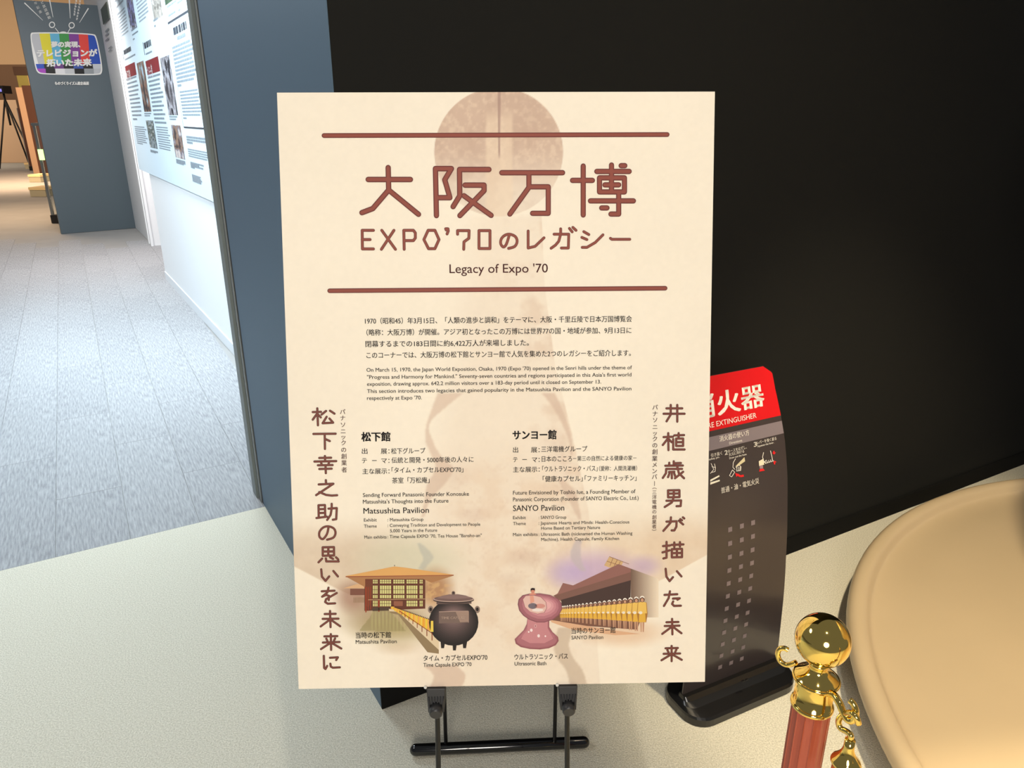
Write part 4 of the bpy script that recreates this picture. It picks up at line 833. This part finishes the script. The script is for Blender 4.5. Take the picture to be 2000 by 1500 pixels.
for u in (uLg, uRg):
    cw, cb = 0.0170, 0.0140
    v0, v1 = PH + 0.001, PH + 0.044
    P = [ep(u - cw, v0, -0.006), ep(u + cw, v0, -0.006), ep(u + cb, v1, -0.010), ep(u - cb, v1, -0.010)]; Q = [ep(u - cw, v0, 0.024), ep(u + cw, v0, 0.024), ep(u + cb, v1, 0.022), ep(u - cb, v1, 0.022)]
    q = MB(); q.mesh(P + Q, [(0, 1, 2, 3), (7, 6, 5, 4), (0, 4, 5, 1), (1, 5, 6, 2), (2, 6, 7, 3), (3, 7, 4, 0)]); cl_ = q.build('clip', m_plast, easel, bevel=0.0015)
    for j in range(6):
        f_ = -1 + 2 * (j + .5) / 6; q = MB(); q.tube([ep(u + f_ * cw * .92, v0 + 0.014, -0.0075), ep(u + f_ * cb * .92, v1 - 0.008, -0.0115)], 0.0013, 6); q.build('rib', m_plast, cl_)
    q = MB(); q.tube([ep(u, v1 - 0.008, -0.004), ep(u + 0.0, v1 - 0.004, -0.020), ep(u, v1 - 0.003, -0.0225)], [0.0125, 0.0115, 0.0095], 24); q.build('knob', mat('black_knob', (44, 44, 46), 0.4), cl_)
    q = MB(); q.tube([ep(u, v1 - 0.002, 0.014), ep(u, v1 + 0.006, 0.014)], 0.0075, 12); q.build('collar', m_plast, cl_)
    q = MB(); q.tube([ep(u - 0.019, PH + 0.003, 0.003), ep(u - 0.019, PH - 0.001, -0.004), ep(u - 0.019, PH - 0.003, -0.004)], [0.003, 0.0028, 0.001], 10); q.build('clear_pad', mat('clear_rubber_pad', (220, 220, 216), 0.3), cl_)
    q = MB(); q.tube([ep(u - 0.019, PH + 0.004, 0.004), ep(u - 0.010, PH + 0.006, 0.008)], 0.003, 8); q.build('pad_arm', m_plast, cl_)

# ================================================================== EXTINGUISHER SIGN
SB = np.array([0.46039035, 1.60562314, 0.05]); SD = np.array([0.90006858, 0.43574827, 0.0]); SN = np.array([-0.43574827, 0.90006858, 0.0])
def sb(z): return 0.0 if z < 0.25 else 0.274 * (z - 0.25) ** 2
def ssurf(w_, z, k=0.0):
    db = 0 if z < 0.25 else 0.548 * (z - 0.25); nl = math.sqrt(1 + db * db); nrm = -(SN - ZUP * db) / nl
    return SB + SD * w_ + SN * sb(z) + ZUP * (z - SB[2]) + nrm * k
def suv(px, py):
    r_ = ray(px, py); s_ = ((SB - C0) @ SN) / (r_ @ SN)
    for _ in range(30):
        p = C0 + r_ * s_; f_ = (p - SB) @ SN - sb(p[2]); p2 = C0 + r_ * (s_ + 1e-4); f2 = (p2 - SB) @ SN - sb(p2[2]); s_ -= f_ * 1e-4 / (f2 - f_)
    p = C0 + r_ * s_; return (p - SB) @ SD, p[2]
redge = [suv(*p) for p in ((1518, 1283), (1527, 1200), (1535, 1090), (1538, 1000), (1538, 930), (1533, 860), (1524, 805), (1512, 750))]
ztop = suv(1500, 712)[1]; zl = suv(1392, 734)[1]; ztop = (ztop + zl) / 2
rz = [q[1] for q in redge]; rw = [q[0] for q in redge]; w_bot = rw[0]; w_mid = w_bot / 2
ext = empty('extinguisher_sign', SB + SD * w_mid - ZUP * 0.05, 'red and charcoal bilingual fire extinguisher sign, on a black foot, behind the poster', 'sign')
m_char = mat('charcoal_glossy_plastic', (58, 52, 54), 0.22, spec=0.5, coat=0.2)
N = 44; rowsL = []
for i in range(N + 1):
    z = 0.035 + (ztop - 0.035) * i / N; wr = float(np.interp(z, rz, rw)); half = wr - w_mid
    rr = 0.03; dz = ztop - z
    if dz < rr: half -= rr - math.sqrt(max(0, rr * rr - (rr - dz) ** 2))
    rowsL.append((z, half))
q = MB(); Vs = []
for z, half in rowsL: Vs += [ssurf(w_mid - half, z, 0), ssurf(w_mid + half, z, 0), ssurf(w_mid - half, z, -0.004), ssurf(w_mid + half, z, -0.004)]
Fs = []
for i in range(N):
    a = i * 4; b_ = a + 4; Fs += [(a, a + 1, b_ + 1, b_), (a + 3, a + 2, b_ + 2, b_ + 3), (a + 1, a + 3, b_ + 3, b_ + 1), (a + 2, a, b_, b_ + 2)]
Fs += [(0, 2, 3, 1), (N * 4, N * 4 + 1, N * 4 + 3, N * 4 + 2)]
q.mesh(Vs, Fs); q.build('curved_panel', m_char, ext)
zr = suv(1450, 828)[1]; zg1 = suv(1455, 838)[1]; zg0 = suv(1455, 864)[1]
def band(mb, z0, z1, col, k=0.0006, nn=10):
    for i in range(nn):
        za, zb_ = z0 + (z1 - z0) * i / nn, z0 + (z1 - z0) * (i + 1) / nn
        ha = np.interp(za, [r_[0] for r_ in rowsL], [r_[1] for r_ in rowsL]) - 0.0006; hb = np.interp(zb_, [r_[0] for r_ in rowsL], [r_[1] for r_ in rowsL]) - 0.0006
        mb.poly([ssurf(w_mid - ha, za, k), ssurf(w_mid + ha, za, k), ssurf(w_mid + hb, zb_, k), ssurf(w_mid - hb, zb_, k)], srgb(*col))
q = MB(); band(q, zr, ztop - 0.0008, (205, 22, 30), nn=24); q.build('red_header', attr_mat('sign_ink', 0.35, 0.4), ext, attr=True)
q = MB(); band(q, zg0, zg1, (124, 114, 120)); q.build('grey_band', attr_mat('sign_ink'), ext, attr=True)
def stext(mb, txt, x0, y0, x1, y1, em, bold=0.0, col=(238, 234, 226), k=0.0012, center=False):
    """baseline given at its two ends; letters follow the curved panel"""
    gv, gf, gw = glyphs(txt, bold); w0, z0 = suv(x0, y0); w1, z1_ = suv(x1, y1); e = suv(x0, y0 - em)[1] - z0; zc = (z0 + z1_) / 2
    mb.mesh([ssurf(w0 + x / gw * (w1 - w0), zc + y * e, k) for x, y in gv], gf, srgb(*col))
for a_ in (('消火器', 1352, 822, 1493, 785, 52, 0.02), ('FIRE EXTINGUISHER', 1374, 839, 1477, 815, 15, 0), ('消火器の使い方', 1405, 862, 1463, 849, 12.5, 0.01), ('Directions', 1424, 868, 1449, 862, 7, 0),
    ('引き抜く', 1388, 892, 1410, 888, 8, 0.01), ('safety pin.', 1384, 899, 1405, 894, 5.5, 0), ('1', 1356, 897, 1361, 895, 13, 0.02), ('2', 1415, 889, 1421, 887, 13, 0.02), ('ホースをはずし、', 1421, 884, 1458, 876, 7.5, 0.01), ('火元に向ける', 1423, 890, 1453, 884, 7.5, 0.01),
    ('Draw out the hose.', 1424, 896, 1458, 889, 5.5, 0), ('3', 1472, 873, 1478, 871, 13, 0.02), ('レバーを強く握る', 1478, 867, 1516, 859, 7.5, 0.01), ('Squeeze the lever.', 1479, 873, 1511, 866, 5.5, 0), ('普通・油・電気火災', 1408, 963, 1482, 943, 13, 0.01)):
    q = MB(); stext(q, *a_); q.build('sign_lettering', attr_mat('sign_ink'), ext, attr=True)
T4 = lambda x, y: (1360 + x * .26667, 690 + y * .26667)
def spoly(mb, pts, col, k=0.0012): mb.poly([ssurf(*suv(*T4(x, y)), k) for x, y in reversed(pts)], srgb(*col))
def sline(mb, pts, w_, col=(230, 226, 220), k=0.0014):
    for a, b_ in zip(pts[:-1], pts[1:]):
        a = np.array(a, float); b2 = np.array(b_, float); d = b2 - a; d /= np.linalg.norm(d); n_ = np.array([-d[1], d[0]]) * w_ / 2; spoly(mb, [a + n_, a - n_, b2 - n_, b2 + n_], col, k)
q = MB(); WH_ = (232, 228, 214)
sline(q, [(105, 805), (125, 850), (100, 880)], 4); sline(q, [(110, 830), (137, 835), (135, 865), (110, 872)], 4); sline(q, [(130, 808), (138, 840)], 4); spoly(q, [(100, 925), (165, 892), (168, 902), (100, 940)], WH_); spoly(q, [(100, 945), (168, 925), (170, 936), (100, 962)], WH_)
q.build('instruction_drawing', attr_mat('sign_ink'), ext, attr=True); q = MB()
sline(q, [(285, 770), (268, 800), (265, 835), (280, 850)], 4); spoly(q, [(283, 828), (350, 760), (355, 790), (310, 822)], (206, 196, 160)); sline(q, [(285, 835), (310, 818), (325, 830), (322, 858), (290, 862)], 4)
for x in (295, 307, 318): sline(q, [(x, 830), (x - 3, 858)], 4)
sline(q, [(240, 895), (262, 853), (278, 870), (256, 905), (240, 895)], 4)
spoly(q, [(282, 872), (290, 905), (308, 890)], (220, 36, 40)); sline(q, [(295, 885), (320, 900), (345, 895)], 15, (220, 36, 40))
q.build('instruction_drawing', attr_mat('sign_ink'), ext, attr=True); q = MB()
spoly(q, [(455, 790), (490, 770), (495, 815), (458, 825)], (222, 214, 190)); sline(q, [(490, 725), (482, 760), (495, 800), (510, 780)], 4); sline(q, [(540, 712), (548, 745), (555, 780)], 4)
for i in range(5): sline(q, [(500 + i * 13, 790 - i * 4), (505 + i * 13, 808 - i * 4), (512 + i * 13, 800 - i * 4)], 4)
spoly(q, [(460, 825), (485, 820), (487, 842), (462, 846)], (150, 130, 140)); spoly(q, [(462, 848), (487, 843), (500, 858), (458, 866)], (220, 36, 40))
for (x, y, s_) in ((567, 728, 1), (572, 800, -1)): spoly(q, [(x - 14, y), (x + 14, y - 3), (x, y + 14 * s_)][::(1 if s_ > 0 else -1)], (220, 36, 40)); sline(q, [(x - 1, y), (x - 2, y - 13 * s_)], 10, (220, 36, 40))
q.build('instruction_drawing', attr_mat('sign_ink'), ext, attr=True)
sq = [suv(1260 + a * .26667, 1040 + b_ * .26667) for a, b_ in ((548, 985), (630, 945), (708, 912))]
z_b = sum(s_[1] for s_ in sq) / 3; z_t = suv(*T4(246, 1290))[1]; nr = 12; dzr = (z_t - sq[0][1]) / 11
for c_ in range(3):
    for r_ in range(nr):
        q = MB(); z = sq[0][1] + r_ * dzr; w_ = sq[c_][0]; z += 0 ; h_ = 0.0065
        q.poly([ssurf(w_ - h_, z - h_, .0008), ssurf(w_ + h_, z - h_, .0008), ssurf(w_ + h_, z + h_, .0008), ssurf(w_ - h_, z + h_, .0008)], srgb(128, 116, 122)); q.build('printed_square', attr_mat('sign_ink'), ext, attr=True)
# weighted foot
m_foot = mat('black_moulded_foot', (20, 20, 21), 0.3, coat=0.3)
FR = at(1533, 1335); FL = at(1327, 1413); fc = SB + SD * w_mid; hl_ = (FR - fc) @ SD
hl_ = max(hl_, 0.19); fd_ = abs((FL - fc) @ SN); print('foot', hl_, fd_, (FR - fc) @ SN, (FL - fc) @ SD, 'w_bot', w_bot, 'ztop', ztop, 'zr', zr)
def rr_out(hx, hy, r_, z, n=8):
    out = []
    for cxx, cyy, a0_ in ((hx - r_, hy - r_, 0), (-hx + r_, hy - r_, 90), (-hx + r_, -hy + r_, 180), (hx - r_, -hy + r_, 270)):
        for i in range(n + 1):
            a = math.radians(a0_ + 90 * i / n); x, y = cxx + r_ * math.cos(a), cyy + r_ * math.sin(a); p = fc + SD * x + SN * y; out.append((p[0], p[1], z))
    return out
q = MB(); prof = [(0, 0.001), (0, 0.022), (0.004, 0.029), (0.03, 0.034), (0.045, 0.04), (0.052, 0.05)]
hy0 = 0.085; rings = []
for ins, z in prof: rings.append(rr_out(hl_ - ins * 0.35, max(0.012, hy0 - ins * 1.4), max(0.008, 0.06 - ins), z))
n_ = len(rings[0]); Vv = [p for r_ in rings for p in r_]; Ff = [(i * n_ + j, i * n_ + (j + 1) % n_, (i + 1) * n_ + (j + 1) % n_, (i + 1) * n_ + j) for i in range(len(rings) - 1) for j in range(n_)]
Ff += [tuple(reversed(range(n_))), tuple((len(rings) - 1) * n_ + j for j in range(n_))]; q.mesh(Vv, Ff); q.build('weighted_foot', m_foot, ext)
q = MB()
gv, gf, gw = glyphs('UNIT', 0.01)
# raised faint maker mark is too worn to read: two small raised bars
for a in (0, 1): q.box(fc + SD * (-0.02 + a * 0.012) - SN * 0.062 + ZUP * 0.0335, SD * 0.008, SN * 0.006, ZUP * 0.001)
q.build('worn_mark', m_foot, ext)

# ================================================================== STANCHION AND ROPE
m_brass = mat('polished_brass', (250, 216, 118), 0.06, 1.0); m_red = mat('red_brown_post', (176, 84, 62), 0.3, 0.2, spec=0.5)
BC = at(1607, 1250, 0.925); sx, sy, sz = BC
st = empty('rope_stanchion', (sx, sy, 0), 'red brown fluted rope post with polished brass ball top, beside the beige dish', 'stanchion')
rB = 0.0325
q = MB(); q.lathe([(max(1e-4, rB * math.sin(a)), rB * math.cos(a)) for a in np.linspace(0.001, math.pi * 0.93, 40)], (sx, sy, sz), 64); q.build('ball_finial', m_brass, st)
zb_ = rB * math.cos(math.pi * .93)
neck = [(0.0075, zb_ + 0.0005), (0.0115, zb_ - 0.001), (0.0125, zb_ - 0.003), (0.0112, zb_ - 0.006), (0.0112, zb_ - 0.009), (0.0128, zb_ - 0.0125), (0.0165, zb_ - 0.0165), (0.0215, zb_ - 0.0200), (0.0258, zb_ - 0.0232), (0.0268, zb_ - 0.0245), (0.0240, zb_ - 0.0275), (0.0228, zb_ - 0.0330)]
q = MB(); q.lathe([(0.0266 + 0.0020 * math.cos(a), zb_ - 0.0258 + 0.0020 * math.sin(a)) for a in np.linspace(0, 2 * math.pi, 17)], (sx, sy, sz), 64); q.build('rim_ring', m_brass, st)
q = MB(); q.lathe(neck, (sx, sy, sz), 64); q.build('neck', m_brass, st)
zc = zb_ - 0.033
q = MB(); q.lathe([(0.0228, zc), (0.0232, zc - 0.004), (0.0232, zc - 0.030)] + [(0.0238 + 0.0024 * math.sin(a), zc - 0.0335 + 0.0032 * math.cos(a)) for a in np.linspace(0, math.pi, 10)] + [(0.0215, zc - 0.0367), (0.0215, zc - 0.030)], (sx, sy, sz), 64); q.build('collar_band', m_brass, st)
ztp = sz + zc - 0.034
nf = 14; ring0 = []
for k_ in range(nf):
    for s_, r_ in ((0, 0.0238), (0.10, 0.0228), (0.5, 0.0221), (0.90, 0.0228)):
        a = 2 * math.pi * (k_ + s_) / nf; ring0.append((r_ * math.cos(a), r_ * math.sin(a)))
q = MB(); nn_ = len(ring0); q.mesh([(sx + x, sy + y, z) for z in (0.045, ztp) for x, y in ring0], [(j, (j + 1) % nn_, nn_ + (j + 1) % nn_, nn_ + j) for j in range(nn_)] + [tuple(reversed(range(nn_))), tuple(nn_ + j for j in range(nn_))]); q.build('fluted_post', m_red, st)
q = MB(); q.lathe([(0.001, 0.06), (0.03, 0.058), (0.05, 0.045), (0.10, 0.030), (0.145, 0.020), (0.155, 0.010), (0.155, 0.0), (0.001, 0.0)], (sx, sy, 0), 64); q.build('base', m_brass, st)
vdir = np.array([sx, sy, 0]); vdir /= np.linalg.norm(vdir)
TZ = lambda x, y: (1480 + x * .22672, 1160 + y * .22672)
def hp(x, y, dep=0.0):
    p0 = np.array([sx, sy, 0]) - vdir * dep; return on_plane(*TZ(x, y), p0, vdir)
q = MB(); q.tube(smooth_pts([tuple(hp(330, 590, 0.010)), tuple(hp(255, 612, 0.008)), tuple(hp(195, 580, 0.006)), tuple(hp(172, 520, 0.005)), tuple(hp(190, 475, 0.004)), tuple(hp(228, 468, 0.004)), tuple(hp(262, 484, 0.004))], 6), [0.0032] * 37, 14); q.build('hook', m_brass, st)
q = MB(); q.tube(smooth_pts([tuple(hp(600, 850, 0.016)), tuple(hp(655, 870, 0.022)), tuple(hp(700, 935, 0.03)), tuple(hp(735, 1020, 0.036)), tuple(hp(775, 1085, 0.04)), tuple(hp(825, 1085, 0.042)), tuple(hp(845, 1020, 0.042)), tuple(hp(825, 950, 0.04)), tuple(hp(788, 912, 0.038))], 5), 0.0042, 14) if False else None
P9 = smooth_pts([tuple(hp(600, 850, 0.016)), tuple(hp(655, 870, 0.022)), tuple(hp(700, 935, 0.03)), tuple(hp(735, 1020, 0.036)), tuple(hp(775, 1085, 0.04)), tuple(hp(825, 1085, 0.042)), tuple(hp(845, 1020, 0.042)), tuple(hp(825, 950, 0.04)), tuple(hp(788, 912, 0.038))], 5)
q = MB(); q.tube(P9, [0.0048 - 0.0012 * i / len(P9) for i in range(len(P9))], 14); q.build('hook', m_brass, st)
# rope with brass end cap
rp = empty('barrier_rope', hp(795, 1300, 0.038), 'dark red barrier rope with polished brass hooked end, hanging from the post beside the dish', 'rope')
P9 = smooth_pts([tuple(hp(868, 1120, 0.050)), tuple(hp(850, 1065, 0.050)), tuple(hp(800, 1025, 0.046)), tuple(hp(735, 1040, 0.034)), tuple(hp(697, 1095, 0.028)), tuple(hp(712, 1155, 0.03)), tuple(hp(765, 1185, 0.034)), tuple(hp(800, 1215, 0.038)), tuple(hp(797, 1260, 0.038))], 5)
q = MB(); q.tube(P9, 0.0036, 14); q.build('end_hook', m_brass, rp)
ct = hp(797, 1255, 0.038)
capz = [(0.0060, 0.0), (0.0062, -0.012), (0.0068, -0.0155), (0.0082, -0.0200), (0.0104, -0.0245), (0.0134, -0.0290), (0.0164, -0.0325), (0.0176, -0.0350), (0.0176, -0.0362), (0.0160, -0.0385), (0.0150, -0.044), (0.0150, -0.085), (0.0165, -0.090), (0.0150, -0.095)]
q = MB(); q.lathe([(0.0005, 0.0)] + capz + [(0.0005, -0.095)], ct, 40); q.build('end_cap', m_brass, rp)
# second post outside the frame to which the rope runs
s2 = np.array([1.02, 0.10, 0.0]); top2 = np.array([s2[0] - 0.045, s2[1] + 0.03, 0.83]); r0 = ct - ZUP * 0.09
Pr = []
for i in range(25):
    t_ = i / 24; p = r0 * (1 - t_) + top2 * t_; p[2] -= 0.30 * 4 * t_ * (1 - t_) * 0.9; Pr.append(p)
q = MB(); q.tube(Pr, 0.0135, 16); q.build('cord', mat('dark_red_rope', (110, 24, 30), 0.8, bump=(160, 0.6, 0.003)), rp)
r2 = st.copy(); COL.objects.link(r2); r2.location = (s2[0], s2[1], 0); r2['label'] = 'second brass topped rope post, at the far end of the rope'
for ch in list(st.children):
    c_ = ch.copy(); COL.objects.link(c_); c_.parent = r2
st['group'] = 'rope posts'; r2['group'] = 'rope posts'

# ================================================================== ROUND EXHIBIT (flared dish foot of a large moulded tub)
DZ = 0.12
pts = [(2000, 937), (1890, 952), (1803, 984), (1743, 1023), (1691, 1071), (1667, 1119), (1657, 1171), (1652, 1218), (1662, 1288), (1691, 1383), (1712, 1418), (1753, 1496)]
Qd = np.array([at(*p, DZ)[:2] for p in pts]); A_ = np.c_[2 * Qd, np.ones(len(Qd))]; so = np.linalg.lstsq(A_, (Qd ** 2).sum(1), rcond=None)[0]; DR = math.sqrt(so[2] + so[0] ** 2 + so[1] ** 2); DC = (so[0], so[1])
m_dish = mat('beige_moulded_plastic', (203, 181, 146), 0.38, spec=0.45, mottle=(2.5, 0.07), coat=0.1)
bath = empty('bath_exhibit', (DC[0], DC[1], 0), 'very large beige moulded round exhibit with flared dished foot and rolled rim', 'exhibit')
R = DR
prof = [(R - 0.22, 0.0), (R - 0.20, 0.02), (R - 0.07, 0.050), (R - 0.02, 0.075), (R - 0.004, 0.095), (R, 0.112), (R - 0.006, 0.128), (R - 0.020, 0.137), (R - 0.038, 0.137), (R - 0.052, 0.130), (R - 0.062, 0.116), (R - 0.070, 0.108), (R - 0.09, 0.104), (R - 0.13, 0.104), (R - 0.20, 0.110), (R - 0.35, 0.122), (R - 0.55, 0.15), (R - 0.75, 0.20), (R - 0.90, 0.28), (R - 0.98, 0.40), (R - 1.02, 0.55), (R - 1.02, 0.75)]
prof = [tuple(p) for p in smooth_pts(prof, 4)]
q = MB(); q.lathe(prof, (DC[0], DC[1], 0), 160); q.build('flared_foot', m_dish, bath)
prof = smooth_pts([(R - 1.02, 0.75), (R - 0.95, 0.95), (R - 0.75, 1.12), (R - 0.55, 1.30), (R - 0.50, 1.50), (R - 0.58, 1.68), (R - 0.78, 1.80), (R - 1.0, 1.84), (0.01, 1.86)], 5)
q = MB(); q.lathe([tuple(p) for p in prof], (DC[0], DC[1], 0), 96); q.build('tub_body', m_dish, bath)
print('dish', DC, DR, 'tiles', cnt)
for o in bpy.data.objects:
    if o.type == 'MESH' and not o.data.materials: print('nomat', o.name)
